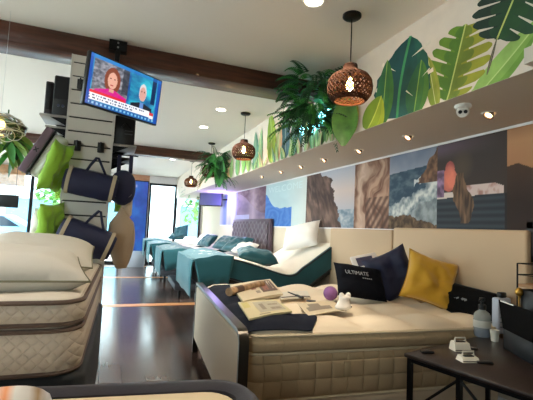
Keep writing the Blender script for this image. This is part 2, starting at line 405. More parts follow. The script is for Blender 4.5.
# nearest big leaves first
leaf(W(470,104), W(545,14), .09, (110,150,60), (150,186,96), (186,206,130), bend=.01)
monstera(W(447,103), W(466,24), .27, (150,150,44), (96,132,34), 6)
leaf(W(437,112), W(428,56), .06, (150,156,60), (120,140,44))
monstera(W(526,-30), W(497,40), .27, (22,50,40), (34,72,46), 5)
leaf(W(487,76), W(498,36), .010, (90,80,70), (90,80,70))
leaf(W(397,124), W(411,36), .33, (24,84,72), (20,70,74), (60,140,90), bend=-.03, slits=4, waves=.05)
leaf(W(414,117), W(422,60), .12, (70,120,46), (36,92,60), (120,160,70), slits=2)
leaf(W(382,128), W(388,60), .12, (60,110,44), (40,96,60), (140,170,80))
leaf(W(366,133), W(382,96), .16, (168,176,42), (120,146,40), (196,200,80), bend=.02)
leaf(W(350,137), W(358,104), .09, (196,190,90), (146,166,74))
far_leaves = [(341,86,.10,(70,120,80),(120,160,110)), (331,96,.08,(150,170,90),(110,150,90)), (322,88,.11,(96,140,70),(60,110,90)), (312,98,.09,(170,180,100),(190,170,110)),
  (303,86,.12,(70,116,116),(90,140,130)), (294,96,.12,(60,104,116),(110,150,130)), (287,110,.14,(70,108,120),(50,92,100)), (279,120,.10,(200,150,110),(170,180,120)),
  (272,112,.17,(150,176,60),(120,150,50)), (262,128,.10,(110,150,110),(150,176,130)), (257,132,.13,(90,140,120),(120,160,130)), (249,146,.12,(120,156,80),(150,180,90)),
  (243,142,.12,(110,170,80),(150,190,110)), (238,150,.12,(140,180,100),(120,170,110)), (233,158,.13,(170,190,120),(130,170,110)), (226,160,.14,(130,176,120),(170,190,130)), (221,166,.2,(150,186,110),(110,150,100))]
for u, v, w, c1, c2 in far_leaves:
    sof = 154+.36*(300-u)-2
    leaf(W(u-3+random.uniform(-2,4), sof+2), W(u+random.uniform(-1,2), v), w, c1, c2, tuple(int(x) for x in mix(c1, (235,235,200), .5)), bend=random.uniform(-.05,.05), waves=.06)
for k in range(26):                        # thin blades and sprouts between the leaves
    u = random.uniform(222, 352); sof = 154+.36*(300-u)
    leaf(W(u, sof+2), W(u+random.uniform(-5,6), sof-random.uniform(14,34)*(u-190)/150), .035+.02*random.random(), random.choice([(120,160,100),(170,180,110),(80,130,110),(205,170,140)]), random.choice([(150,180,110),(90,140,90)]), (220,215,190))
tag(mur.mb.build('leaf_mural', mur.mats, fix=False), 'mural of green and yellow tropical leaves painted above the ceiling lights ledge', 'mural')

# neon script over the mural
neon = mat('white cyan neon', (200,250,255), .5, emis=(130,235,255), estr=9)
ns = thing('neon_sign', 'glowing white and cyan script sign on the leafy mural beneath hanging ferns', 'sign')
a0, a1 = W(303,133), W(333,122)
def neon_line(p, q, h, seed, n=7):
    rnd = random.Random(seed); pts = []
    for i in range(n*10+1):
        s = i/(n*10); ph = s*n*2*PI; c = p+(q-p)*s
        amp = h*(1 if int(s*n) in (0, 3, 5) else .5)
        pts.append((XS-.03, c.x+math.cos(ph)*.03, c.y+math.sin(ph)*amp*.5+amp*.3))
    return pts
MB().tube(neon_line(W(303,135), W(322,127), .14, 1, 6), .006, 6).build('tube', neon, ns)
MB().tube(neon_line(W(312,127), W(334,118), .13, 2, 6), .006, 6).build('tube', neon, ns)

# ---------------------------------------------------------------- photographic wall panels
photo = paint_mat('printed photo panel', .7); photo.node_tree.nodes['Principled BSDF'].inputs['Specular IOR Level'].default_value = .2
def P_sunset(u, v):
    c = mix((186,136,98), (130,92,70), abs(v-.85)*2.2)
    c = mix(c, (196,140,84), max(0, 1-abs(v-.62)*9)*.7*(u))
    h = .6+.05*fb(u*2, 0, 3, 5)
    if v < h: c = mix((74,56,46), (52,40,36), (h-v)*3); 
    if v < h and v > .3 and u > .45 and fb(u,v,6,3) > .1: c = (120,80,44)
    return c
def P_tub(u, v):
    c = mix((56,48,46), (72,62,58), v)
    if v > .78: c = mix(c, (104,86,98), (1-u)*.9*min(1, (v-.78)*8))
    c = mix(c, (96,82,66), max(0, 1-((u-.4)**2+(v-.7)**2)*30)*.5)
    slat = .37
    if v < slat: c = mix((60,66,72), (46,50,56), .5+.5*math.sin(v*90)) if u < .97 else (44,40,40)
    if abs(v-slat-.015-.02*u) < .03 and u < .96: c = (206,190,180)
    if .3 < u < .96 and slat < v < slat+.11-.35*max(0, u-.85): c = mix((198,176,170), (160,120,110), fb(u,v,9,1)*2)
    d = ((u-.2)/.13)**2+((v-.56)/.13)**2
    d2 = ((u-.21)/.075)**2+((v-.68)/.09)**2
    if (d < 1 or d2 < 1) and v > slat: c = mix((214,122,100), (150,80,76), d*.5+fb(u,v,6)*.5)
    if u < .12 and slat < v < .68: c = mix((150,120,150), (90,70,90), fb(u,v,12)+.5)
    cx = .41+.05*math.sin(v*9); w = .13*(1-abs(v-.33)/.42)
    if abs(u-cx) < w*1.15+.02*fb(u,v,9) and .08 < v < .62: c = mix((122,94,72), (66,52,44), .5+.9*fb(u*7,v,5))
    return c
def P_sea(u, v):
    sky = mix((150,150,160), (110,118,136), (v-.7)*3+fb(u,v,3)*.4)
    hor = .73+.05*u
    c = sky
    if v < hor:
        c = mix((52,70,86), (88,104,114), fb(u*1.5,v*3,5,2)+.3)
        f = v-(.12+.42*u)+.1*fb(u,v,5,4)
        if abs(f) < .13: c = mix((205,205,200), c, abs(f)*5+fb(u,v,14)*.5)
        elif f < 0: c = mix((150,156,158), (96,104,108), fb(u,v,8,7)+.4)
        g = v-(.52+.1*u)+.05*fb(u,v,9)
        if u > .55 and abs(g) < .03: c = (190,192,190)
    cl = .98-(1-u)*1.1+.06*fb(u,v,10)
    if u > .55 and .56 < v < cl and v < .96: c = mix((132,98,74), (84,62,52), fb(u,v,12)+.5)
    if v < .13+.05*fb(u,v,8)+.06*math.sin(u*5): c = mix((74,58,46), (120,98,76), fb(u,v,14)+.4)
    return c
def P_canyon(u, v):
    w = u+.25*fb(u*.8, v*1.3, 2, 9)+.12*math.sin(v*5)
    k = max(0, min(1, .45+.3*math.sin(w*17+fb(u,v,4)*2)+.5*fb(w*6,v*2,2,6)))
    c = mix((176,140,118), (104,72,58), k)
    c = mix(c, (206,178,158), max(0, 1-abs(w-.25)*6)*.7)
    if v < .45 and u > .35: c = mix(c, (74,54,48), (.5+.5*math.sin((u-v)*40))*.7)
    return c
def P_cliff(u, v):
    e = .47+.5*(1-v)*.62+.07*fb(u,v,7,1)-.12*(v > .9)
    if u < e:
        k = max(0, min(1, .5+1.1*fb(u*4+v*1.3, v*1.1-u*.4, 3.2, 2)))
        return mix((70,54,50), (158,126,108), k*.8*(.6+.6*nz(u,v,5)))
    c = mix((196,176,168), (156,166,186), abs(v-.6)*1.8)
    if v < .3: c = mix((110,128,142), (180,180,184), fb(u,v,10)+.5)
    return c
def P_pale(u, v):
    c = mix((168,186,190), (176,196,198), fb(u,v,3)+.5)
    c = mix(c, (206,204,196), max(0, u-.55)*1.6)
    if v < .40+.34*math.exp(-(u/.17)**2)+.03*fb(u,v,9,2) and u < .70: c = mix((56,100,172), (84,128,190), .5+.3*math.sin(((u-.2)**2+(v-.2)**2)**.5*50+fb(u,v,5)*4))
    return c
def P_cave(u, v):
    c = mix((150,126,140), (112,92,112), fb(u,v,3,8)+.5)
    if v > .62+.3*math.cos(u*3.2): c = mix((104,78,88), (136,108,112), fb(u,v,8)+.4)
    c = mix(c, (196,168,176), max(0, 1-abs(u-.62)*5)*.7)
    if u < .5 and v < .3: c = mix(c, (190,196,230), .6)
    return c
def P_purple_wash(u, v):  # purple of the monitor's glow is painted into this print
    c = mix((150,150,200), (190,180,210), .5+.5*math.sin(u*16+1))
    return mix(c, (90,110,180), max(0, 1-abs(u-.35)*6)*.8)
panels = [(1.36,2.31,P_sunset,'sunset coastal cliffs photo panel in orange and brown, partly out of frame'), (2.31,3.06,P_tub,'dark photo panel of two people by a steaming hot tub'),
 (3.06,3.79,P_sea,'photo panel of surf rolling onto a dark rocky coast'), (3.79,4.5,P_canyon,'photo panel of swirling tan canyon rock, between surf and cliff'),
 (4.5,5.9,P_cliff,'photo panel of a jagged brown sea cliff against pale sky'), (5.9,7.76,P_pale,'pale aqua photo panel with a curling blue wave'),
 (7.76,9.8,P_cave,'mauve photo panel of a cave above the tufted headboard'), (9.8,11.4,P_purple_wash,'farthest photo panel, lavender and blue with painted monitor glow, beside the small wall monitor')]
for y0, y1, fn, lab in panels:
    nu = int(min(240, max(90, (y1-y0)*220)))
    P = lambda u, v, y0=y0, y1=y1: (XW-.012, y1+(y0-y1)*u, ZM+(ZS-ZM)*v)
    o = paint_grid('photo_panel', fn, nu, 120, P, photo, thick=(.011,0,0)); tag(o, lab, 'photo panel', 'photo panels along the right wall')
    if fn is P_pale:
        Ml = Matrix(((0,0,-1,XW-.0125),(-1,0,0,(y0+y1)/2),(0,1,0,2.13),(0,0,0,1)))
        text_mesh('WELCOME', .17, .0004, mat('faint white lettering', (192,208,208), .7), o, Ml, sx=1.9)
# white edge above the panels
struct(MB().box((XW-.02,YB,ZS-.02), (XW,11.4,ZS)).build('trim_7', whitew))

# ---------------------------------------------------------------- recessed lights, spots
LAMPW = (255,232,196)
disc = mat('lit lamp lens', (255,250,240), .5, emis=(255,240,220), estr=14)
rimw = mat('white lamp trim', (225,220,212), .5)
dl = thing('recessed_light', 'round recessed ceiling light by the nearest pendant canopy, top of photo', 'ceiling light', (1.24,2.45,ZC), group='recessed ceiling lights')
MB().lathe([(.062,-.001),(.078,-.006),(.085,-.001)], n=28, cap=False).build('trim_ring', rimw, dl)
MB().lathe([(.001,-.002),(.062,-.0025)], n=28, cap=False).build('lens', disc, dl)
def spot(x, y, z, e, ang=120, col=(1,.85,.66), r=.06, d=(0,0,-1)):
    l = bpy.data.lights.new('lamp_glow', 'SPOT'); l.energy = e; l.spot_size = R(ang); l.spot_blend = .9; l.color = col; l.shadow_soft_size = r
    o = bpy.data.objects.new('lamp_glow', l); COL.objects.link(o); o.location = (x,y,z); o.rotation_euler = Vector(d).to_track_quat('-Z','Y').to_euler(); return o
DL = [(1.33,5.35,'round recessed ceiling light left of the second pendant canopy'), (1.33,6.45,'smaller recessed ceiling light farther back, just past the second pendant'), (1.35,10.1,'farthest recessed ceiling light, beyond the second beam'),
      (-1.7,2.0,None), (-2.2,5.6,None), (-2.2,10.2,None), (.6,-1.0,None), (-2.0,-1.0,None)]  # entries without a label are unseen, added to brighten the room
E_DL = 110
spot(1.24,2.45,ZC-.02,E_DL*.75)
for x, y, lab in DL:
    if lab: c = copy_tree(dl); c.location = (x,y,ZC); c['label'] = lab
    else: c = copy_tree(dl); c.location = (x,y,ZC); c['label'] = 'added unseen recessed ceiling light over the %s' % ('left mattress stack' if y == 2.0 else 'sunlit white bed' if y == 5.6 else 'far left storefront window' if y > 9 else 'low cream bed at bottom edge' if x > 0 else 'near left corner of the shop, behind the viewer')
    spot(x, y, ZC-.02, E_DL*(1.0 if x < 0 else .9) if y > 1 else E_DL*.3, col=(1,.86,.70) if x > 0 and y < 4 else (1,.93,.86))
# soffit gimbal spots
gim = thing('gimbal_spotlight', 'x', 'spotlight', (0,0,0), group='small spotlights under the mural ledge')
MB().lathe([(.034,.0),(.05,-.008),(.055,0)], n=20, cap=False).build('trim_ring', rimw, gim)
Mg = Matrix.Translation((0,0,-.012)) @ Matrix.Rotation(R(38), 4, 'Y')
MB().lathe([(.03,.02),(.038,-.012),(.03,-.014),(.026,-.004)], n=20, M=Mg, cap=False).build('gimbal_cup', mat('warm grey cup', (120,104,90), .4, .5), gim)
MB().lathe([(.001,-.004),(.027,-.004)], n=20, M=Mg, cap=False).build('lens', mat('warm spot lens', (255,220,180), .5, emis=(255,205,150), estr=4), gim)
spotpx = [(489,113,'rightmost small spotlight under the mural ledge, beside the camera dome'), (408,136,'small spotlight under the ledge above the surf photo panel'), (359,150,'small spotlight under the ledge above the canyon photo panel'),
          (324,159,'small spotlight under the ledge above the cliff photo panel'), (301,166,'small spotlight under the ledge near the neon sign'), (281,171,'small spotlight under the ledge above the pale aqua panel'), (262,176,'small spotlight under the ledge above the mauve panel, farthest one')]
first = True
for u, v, lab in spotpx:
    p = at(u, v, 'z', ZS)
    o = gim if first else copy_tree(gim); first = False
    o.location = p; o['label'] = lab
    spot(p.x+.02, p.y, p.z-.03, 6.0, 100, (1,.76,.5), .02, (.5,0,-.8))
# security camera
p = at(463,105,'z',ZS)
sc = thing('security_camera', 'white turret security camera with two dark eyes under the ledge', 'camera', p)
MB().lathe([(.052,0),(.056,-.01),(.05,-.025),(.036,-.03)], n=24).build('mount_base', rimw, sc)
d = (Vector((0,0,CAM_H))-p).normalized(); Mh = Matrix.Translation((0,0,-.048)) @ d.to_track_quat('Z','Y').to_matrix().to_4x4()
MB().lathe([(.001,-.04),(.026,-.034),(.04,-.01),(.042,.01),(.036,.024),(.001,.026)], n=24, M=Mh).build('camera_head', rimw, sc)
for s_ in (-1,1): MB().lathe([(.001,.027),(.013,.028),(.012,.031),(.001,.032)], (s_*.017,0,0), n=16, M=Mh).build('lens', blackp, sc)

# ---------------------------------------------------------------- woven pendants
rattan = mat('dark woven rattan', (62,38,26), .9, bump=.2, bscale=80, spec=.15)
bulbm = mat('warm glowing bulb', (255,214,150), .4, emis=(255,196,110), estr=38)
def pendant_proto():
    t = thing('pendant_lamp', 'x', 'pendant lamp', (0,0,0), group='woven pendant lamps over the beds')
    MB().lathe([(.0,.0),(.07,.0),(.07,-.016),(.055,-.028),(.01,-.032)], n=28).build('canopy', black, t)
    MB().tube([(0,0,-.03), (0,0,-.44)], .004, 6).build('cord', black, t)
    prof = [(.045,-.39),(.052,-.425),(.07,-.44),(.125,-.465),(.155,-.51),(.163,-.56),(.155,-.61),(.13,-.645),(.115,-.655)]
    def RR(s):
        q = s*(len(prof)-1); i = min(len(prof)-2, int(q)); f = q-i; return (prof[i][0]*(1-f)+prof[i+1][0]*f, prof[i][1]*(1-f)+prof[i+1][1]*f)
    w = MB()
    for k in range(28):
        for sg in (1,-1):
            pts = []
            for i in range(19):
                r, z = RR(i/18); an = 2*PI*k/28+sg*i/18*2.2; rr = r+.0015*sg; pts.append((rr*math.cos(an), rr*math.sin(an), z))
            w.tube(pts, .005, 4)
    for s_ in [.1,.22,.34,.45,.55,.65,.75,.86]:
        r, z = RR(s_); w.tube([(r*math.cos(a*PI/12), r*math.sin(a*PI/12), z) for a in range(24)], .004, 4, closed=True)
    sh = w.build('shade', rattan, t)
    for (r, z), nm_ in ((prof[0],'neck_ring'), (prof[-1],'bottom_rim')): MB().tube([(r*math.cos(a*PI/14), r*math.sin(a*PI/14), z) for a in range(28)], .008, 6, closed=True).build(nm_, rattan, sh)
    MB().lathe([(.001,-.43),(.018,-.43),(.018,-.48),(.001,-.48)], n=16).build('socket', black, t)
    MB().lathe([(.001,-.48),(.012,-.483),(.016,-.5),(.028,-.535),(.027,-.56),(.016,-.578),(.001,-.582)], n=20).build('bulb', bulbm, t)
    return t
pp = pendant_proto()
PL = [(1.585,2.49,'nearest and largest woven rattan pendant lamp with lit bulb'), (1.69,5.34,'woven rattan pendant lamp hanging against the wall of painted cactus leaves, second nearest'),
      (1.75,7.62,'woven rattan pendant lamp hanging in front of trailing green foliage near far beam'), (1.82,10.0,'smallest and farthest woven rattan pendant lamp, before the window')]
for i, (x, y, lab) in enumerate(PL):
    o = pp if i == 0 else copy_tree(pp)
    o.location = (x,y,ZC); o['label'] = lab
    l = bpy.data.lights.new('bulb_glow', 'POINT'); l.energy = 3.5; l.color = (1,.66,.34); l.shadow_soft_size = .03
    lo = bpy.data.objects.new('bulb_glow', l); COL.objects.link(lo); lo.location = (x,y,ZC-.61)

# ---------------------------------------------------------------- hanging greenery
g1 = mat('dark fern green', (34,80,42), .5, var=.5, vscale=8); g2 = mat('fern green', (60,136,56), .5, var=.5, vscale=8); g3 = mat('pale leaf green', (120,158,72), .5, var=.3, vscale=8)
def leafblade(mb, base, d, L_, w, droop, k=0, n=7, side=None):
    d = Vector(d).normalized(); s_ = side or d.cross(Vector((0,0,1)))
    s_ = Vector(s_)
    if s_.length < .1: s_ = Vector((1,0,0))
    s_.normalize(); pts = []; p = Vector(base); dd = d.copy()
    for i in range(n+1):
        t = i/n; ww = w*math.sin(PI*min(.97, .08+t*.9))**.8; up = s_.cross(dd).normalized()
        pts += [p-s_*ww, p+up*ww*.25, p+s_*ww]
        p = p+dd*L_/n; dd = (dd+Vector((0,0,-droop/n))).normalized()
    mb.k = k; mb.add(pts, [f for i in range(n) for f in ((i*3, i*3+1, i*3+4, i*3+3), (i*3+1, i*3+2, i*3+5, i*3+4))], True)
def frond(mb, base, d, L_, w, droop, k=0, n=12):
    d = Vector(d).normalized(); p = Vector(base); dd = d.copy()
    for i in range(n):
        t = i/n; s_ = dd.cross(Vector((0,0,1)))
        if s_.length < .1: s_ = Vector((1,0,0))
        s_.normalize()
        for sg in (-1,1):
            leafblade(mb, p, s_*sg+dd*.5+Vector((0,0,-.35)), w*(1-t*.7), w*.13+.004, .6, k, 2, side=dd)
        p = p+dd*L_/n; dd = (dd+Vector((0,0,-droop/n))).normalized()
def fern(name, label, c, nf, L_, zr, spread, big):
    t = thing(name, label, 'hanging plant', c)
    MB().lathe([(.001,-.02),(.05,-.02),(.06,.03),(.05,.05),(.001,.05)], n=14).build('pot', mat('moss basket', (40,34,26), .9), t)
    mb = MB(); rnd = random.Random(nf)
    for i in range(nf):
        a = rnd.uniform(0, 2*PI); e = rnd.uniform(-.7,.8)
        frond(mb, (spread*math.cos(a)*.3, spread*math.sin(a)*.3, rnd.uniform(*zr)), (math.cos(a), math.sin(a), e), L_*rnd.uniform(.6,1.1), .07, rnd.uniform(.8,2.2), 0 if rnd.random() < .6 else 1)
    mb.build('fronds', [g1, g2], t)
    for (b0, dd, ll, ww, dr, nm) in big:
        m2 = MB(); leafblade(m2, b0, dd, ll, ww, dr, 0, 14, side=(.75,-.65,0)); m2.build('leaf', nm, t)
    return t
gb = mat('banana leaf green', (84,136,54), .4, var=.35, vscale=12)
b_ = at(346,97,'y',3.12); c_ = Vector((1.80,3.50,2.74))
fern('hanging_fern', 'large bushy fern hanging at end of near beam with one broad drooping leaf', c_, 150, .34, (-.34,.16), .5,
     [(b_-c_,(-.03,.0,-1),.46,.12,.05,gb), ((.1,-.3,.12),(.8,-.6,.5),.26,.03,2.4,g1), ((.12,-.25,.12),(1,-.2,.3),.28,.03,2.4,g1), ((.12,-.25,.1),(1,.3,.2),.26,.03,2.4,g1)])
b_ = at(220,156,'y',7.4); c_ = Vector((1.86,7.6,2.62))
fern('hanging_fern', 'farther hanging fern by second beam, long broad leaf trailing below it', c_, 110, .40, (-.3,.2), .5,
     [(b_-c_,(.03,0,-1),.60,.12,.05,g2), (b_-c_+Vector((-.1,.1,.05)),(-.1,0,-1),.42,.09,.1,g2)])
p = at(206,186,'y',12.6)
fern('hanging_fern', 'pale trailing plant hanging in front of the far window, beyond the last pendant', (2.35,12.4,2.5), 22, .45, (-.6,.1), .4, [])

# ---------------------------------------------------------------- television on ceiling mount
TVp, TVw, TVh, yaw, tilt, roll = Vector((.052,3.43,2.427)), .708, .409, .613, .108, .006
ex = Vector((math.cos(yaw), math.sin(yaw), 0)); fw = Vector((math.sin(yaw), -math.cos(yaw), 0)); nrm = fw*math.cos(tilt)+Vector((0,0,-1))*math.sin(tilt); up = nrm.cross(ex)
Mt = frame_M(TVp, ex, up)       # local z = towards viewer
tv = thing('television', 'wall-type television showing a news broadcast, hung from the ceiling beam', 'television'); tv.matrix_world = Mt
MB().rbox((-TVw/2,-TVh/2,-.045), (TVw/2,TVh/2,0), .006, 1).build('housing', blackp, tv)
def news(u, v):
    bg = mix((18,60,130), (60,170,200), .5+.6*fb(u*2,v*2,2,3)+.2*math.sin(u*9))
    c = bg
    if v > .12 and .05 < u < .52 and v < .93:
        c = mix((150,150,160), (70,74,84), fb(u,v,16,4)+.5)                       # studio backdrop left
        x, y = (u-.30), (v-.58)
        if (x/.105)**2+((y-.02)/.27)**2 < 1: c = (122,62,44)                      # hair
        if (x/.062)**2+((y-.02)/.17)**2 < 1: c = (214,160,140)                    # face
        if abs(abs(x)-.025) < .009 and abs(y-.06) < .014: c = (70,40,40)
        if abs(x) < .02 and abs(y+.07) < .01: c = (160,50,60)
        if v < .44-abs(x)*.55 and abs(x) < .21: c = (196,24,128)                  # magenta top
        if abs(x) < .03 and .36 < v < .43: c = (204,150,130)
        if .43 < u < .52 and v > .4: c = mix((36,40,50), c, .3)
    if .54 < u < .93 and v > .12:
        c = mix((20,90,140), (50,190,205), .5+.8*fb(u,v,5,8)); x, y = u-.735, v-.56
        if (x/.055)**2+((y-.03)/.19)**2 < 1: c = (206,200,200)
        if (x/.048)**2+((y)/.155)**2 < 1: c = (200,150,138)
        if abs(abs(x)-.02) < .008 and abs(y-.05) < .014: c = (70,44,44)
        if v < .38-abs(x)*.5 and abs(x) < .16: c = (26,30,44)
        if abs(x) < .028 and v < .37: c = (92,130,190)
        if u > .86 and v > .4: c = (14,40,80)
    if .03 < u < .5 and .235 < v < .30: c = (206,40,56)
    if .03 < u < .87 and .10 < v < .235:
        c = (232,234,240)
        if abs(v-.20) < .016 and math.sin(u*170+math.sin(u*41)*2) > -.3 and u < .8: c = (96,100,120)
        if abs(v-.14) < .016 and math.sin(u*150+math.sin(u*37)*2) > -.3 and u < .62: c = (96,100,120)
    if .87 <= u < .94 and .08 < v < .22: c = (200,50,60) if v > .15 else (225,225,230)
    if v < .085: c = (24,84,150) if math.sin(u*120) > .0 or abs(v-.05) > .02 else (120,180,220)
    if u < .04 or u > .95: c = (26,74,160)
    if v > .93: c = mix(c, (40,110,190), .6)
    return c
sw, sh = TVw/2-.012, TVh/2-.012
so = paint_grid('screen', news, 150, 90, lambda u, v: (-sw+2*sw*u, -sh+2*sh*v, .0015), paint_mat('lit news screen', .2, .72), tv)
Mi = Mt.inverted()
MB().rbox((-.12,-.1,-.07), (.12,.1,-.045), .004, 1).build('mount_plate', black, tv)
pt = Mi @ Vector((-.04,3.74,2.94)); pb = Mi @ Vector((-.04,3.74,2.45)); pm = Vector((-.0,-.0,-.07))
m1 = MB().tube([pt, pb], .022, 10); m1.tube([pb+(pt-pb)*.08, pm], .018, 8); m1.build('mount_pole', black, tv)
MB().box((-.115,3.72,2.872), (.035,3.80,2.965), M=Mi).build('ceiling_bracket', black, tv)
MB().lathe([(.001,0),(.008,.0),(.008,.006),(.001,.006)], n=10, M=Mi @ Matrix.Translation((-.04,3.718,2.94)) @ Matrix.Rotation(R(90),4,'X')).build('bolt', mat('steel', (190,190,190), .3, 1), tv)
MB().lathe([(.001,0),(.008,.0),(.008,.006),(.001,.006)], n=10, M=Mi @ Matrix.Translation((-.04,3.718,2.90)) @ Matrix.Rotation(R(90),4,'X')).build('bolt', MATS['steel'], tv)

# ---------------------------------------------------------------- slatwall column
cx0, cx1, cy0, cy1, cz = -.405, -.03, 3.82, 4.25, 2.806
slat = mat('slatwall laminate', (214,208,198), .55); groove = mat('slat groove', (46,40,38), .7)
sl = thing('slatwall_column', 'tall pale slatwall display column rising to the near beam', 'display column')
MB().box((cx0+.012,cy0+.012,.0), (cx1-.012,cy1-.012,cz)).build('core', groove, sl)
for side in range(4):
    mb = MB(); z = .06
    while z < cz-.02:
        z1 = min(cz, z+.108)
        a, b_ = {0:((cx0,cy0,z),(cx1,cy0+.014,z1)), 1:((cx0,cy1-.014,z),(cx1,cy1,z1)), 2:((cx0,cy0+.014,z),(cx0+.014,cy1-.014,z1)), 3:((cx1-.014,cy0+.014,z),(cx1,cy1-.014,z1))}[side]
        mb.box(a, b_); z += .122
    mb.build('slat_panel', slat, sl)
tr = MB()
for x in (cx0,cx1):
    for y in (cy0,cy1): tr.box((x-.006,y-.006,0), (x+.006,y+.006,cz))
tr.build('corner_trim', mat('pale corner trim', (206,202,196), .5), sl)

# shelves, boxes on the column
grey = mat('grey shelf laminate', (150,146,142), .5)
def shelf(label, a, b_, m=grey):
    t = thing('display_shelf', label, 'shelf', ((a[0]+b_[0])/2, a[1], a[2]))
    o = Vector(t.location)
    MB().rbox(Vector(a)-o, Vector(b_)-o, .004, 1).build('board', m, t)
    s = -1 if a[0] < cx0-.05 else 1
    xx = (cx0 if s < 0 else cx1)-o.x
    for y in (0.02, b_[1]-a[1]-.03):
        MB().add([(xx,y,-.0),(xx,y,-.07),(xx+s*.14,y,0),(xx,y+.006,0),(xx,y+.006,-.07),(xx+s*.14,y+.006,0)], [(0,1,2),(3,5,4),(0,3,4,1),(1,4,5,2),(2,5,3,0)]).build('bracket', black, t)
    return t
shelf('pale shelf on right side of slatwall column, carrying a black box', (cx1,3.84,2.04), (cx1+.21,4.2,2.062))
shelf('lower dark shelf on right side of slatwall column under the pale one', (cx1,3.86,1.93), (cx1+.19,4.2,1.945), blackp)
shelf('upper grey shelf on left side of slatwall column', (cx0-.22,3.84,2.235), (cx0,4.2,2.255))
shelf('lower grey shelf on left side of slatwall column', (cx0-.17,3.84,2.14), (cx0,4.2,2.155))
t = thing('storage_case', 'black boxy case standing on right shelf of the slatwall column', 'case', (cx1+.10,4.0,2.063))
MB().rbox((-.09,-.12,0), (.09,.14,.27), .008, 2).build('body', blackp, t)
q = MB(); q.tube([(-.03,-.12,.16),(.0,-.14,.2),(.05,-.12,.16)], .006, 6); q.build('handle', black, t)
for z_ in (.1,.13): MB().box((.0,-.123,z_), (.07,-.118,z_+.008)).build('strap', mat('grey strap', (70,74,80), .6), t)
t = thing('speaker', 'tall black speaker on left shelf of the slatwall column', 'speaker', (cx0-.068,3.98,2.256))
MB().rbox((-.065,-.1,0), (.065,.1,.36), .012, 2).build('cabinet', blackp, t)
MB().rbox((-.055,-.106,.15), (.055,-.098,.345), .01, 2).build('grille', mat('speaker cloth', (34,34,38), .9), t)
for k in range(2): MB().lathe([(.0,.0),(.012,0),(.012,.012),(.0,.012)], n=12, M=Matrix.Translation((-.018+.036*k,-.1,.09)) @ Matrix.Rotation(R(90),4,'X')).build('knob', mat('dark blue knob', (40,44,70), .4), t)
t = thing('small_speaker', 'narrow dark speaker left of the tall one on the column shelf', 'speaker', (cx0-.168,3.98,2.256))
MB().rbox((-.03,-.08,0), (.03,.08,.30), .01, 2).build('cabinet', mat('dark mauve plastic', (60,50,54), .5), t)
MB().rbox((-.022,-.084,.05), (.022,-.078,.28), .006, 1).build('grille', MATS['speaker cloth'], t)
for (u, v, lab) in ((77.5,145,'black display hook block on the left of column face'), (101,147,'black display hook block on the right of column face'), (81,84,'black display hook block behind the television, left of the screen')):
    c = at(u, v, 'y', cy0-.02)
    t = thing('display_hook', lab, 'hook', c, group='black hooks on the slatwall column')
    MB().rbox((-.028,-.03,-.05), (.028,.02,.035), .004, 1).build('bracket', blackp, t)
    MB().tube([(0,-.03,.0),(0,-.07,-.02),(0,-.075,.03)], .006, 6).build('prong', black, t)

# ---------------------------------------------------------------- duffel bags, backpack, hanging pillows
beige = mat('beige canvas', (176,160,136), .8, bump=.2, bscale=80)
duff = mat('navy nylon', (26,30,62), .6, bump=.25, bscale=30)
def duffel(label, c, L_, r, ang, seed, end=1):
    t = thing('duffel_bag', label, 'bag', c, (0, ang, 0), group='navy duffel bags on the column')
    rs = []
    for i in range(15):
        s = -1+2*i/14; k = r*(1-.16*abs(s)**6)*(1 if abs(s) < .99 else .9)
        ring = []
        for a in range(20):
            an = 2*PI*a/20; wob = 1+.06*noise.noise(Vector((s*3+seed, math.cos(an)*2, math.sin(an)*2)))
            ring.append((s*L_/2, .85*k*math.cos(an)*wob, k*math.sin(an)*wob*(1.0 if math.sin(an) < 0 else .93)))
        rs.append(ring)
    MB().rings(rs).build('body', duff, t)
    for s in (-.82,.82):
        bb = MB(); bb.rings([[(s*L_/2+dx, 1.03*.85*r*.97*math.cos(2*PI*a/20)*g, r*1.0*math.sin(2*PI*a/20)*g) for a in range(20)] for dx, g in ((-.015,.98),(-.013,1.03),(.013,1.03),(.015,.98))], False, False); bb.build('band', beige, t)
    MB().tube([(-.06,-.02,r*.8),(-.04,-.03,r*1.3),(-.005,-.03,r*1.95),(.01,-.03,r*1.95),(.06,-.03,r*1.3),(.1,-.02,r*.8)], .011, 6).build('handle', duff, t)
    MB().tube([(-.75*L_/2,0,r*.93),(0,.0,r*.97),(.75*L_/2,0,r*.93)], .004, 5).build('zipper', mat('grey zipper', (120,120,130), .5), t)
    return t
duffel('upper navy duffel bag with beige end bands hanging on slatwall column', (-.17,3.66,1.66), .42, .115, R(9), 1)
duffel('lower navy duffel bag with beige end bands slumped on stacked mattresses', (-.17,3.62,1.205), .44, .125, R(20), 5)
# backpack
bpk = thing('backpack', 'round black backpack hanging at right corner of slatwall column', 'bag', (.085,3.78,1.66))
rs = []
for i in range(11):
    s = -1+2*i/10; k = (1-abs(s)**2.6)**.45 if abs(s) < 1 else .12
    rs.append([(.11*max(.25,k)*math.cos(2*PI*a/20), .08*max(.25,k)*math.sin(2*PI*a/20), s*.155) for a in range(20)])
MB().rings(rs).build('body', duff, bpk)
MB().tube([(.075*math.cos(a)+.0,-.065-.01*math.sin(a),-.06+.035*math.sin(a)) for a in [PI+i*PI/8 for i in range(9)]], .003, 5).build('zipper', MATS['grey zipper'], bpk)
for s in (-.045,.055): MB().rbox((s-.017,-.012,.13), (s+.017,.0,.29), .004, 1).build('strap', duff, bpk)
tag(MB().tube([(cx1,3.86,1.955),(.06,3.79,1.955),(.12,3.79,1.955),(.2,3.79,1.955)], .006, 6).build('hanging_rod', black), 'short black rod the black backpack hangs from', 'rod')
lime = mat('lime green fabric', (140,186,46), .75, bump=.15, bscale=40, sheen=.3)
tan = mat('tan quilted fabric', (168,146,122), .8, bump=.4, bscale=25)
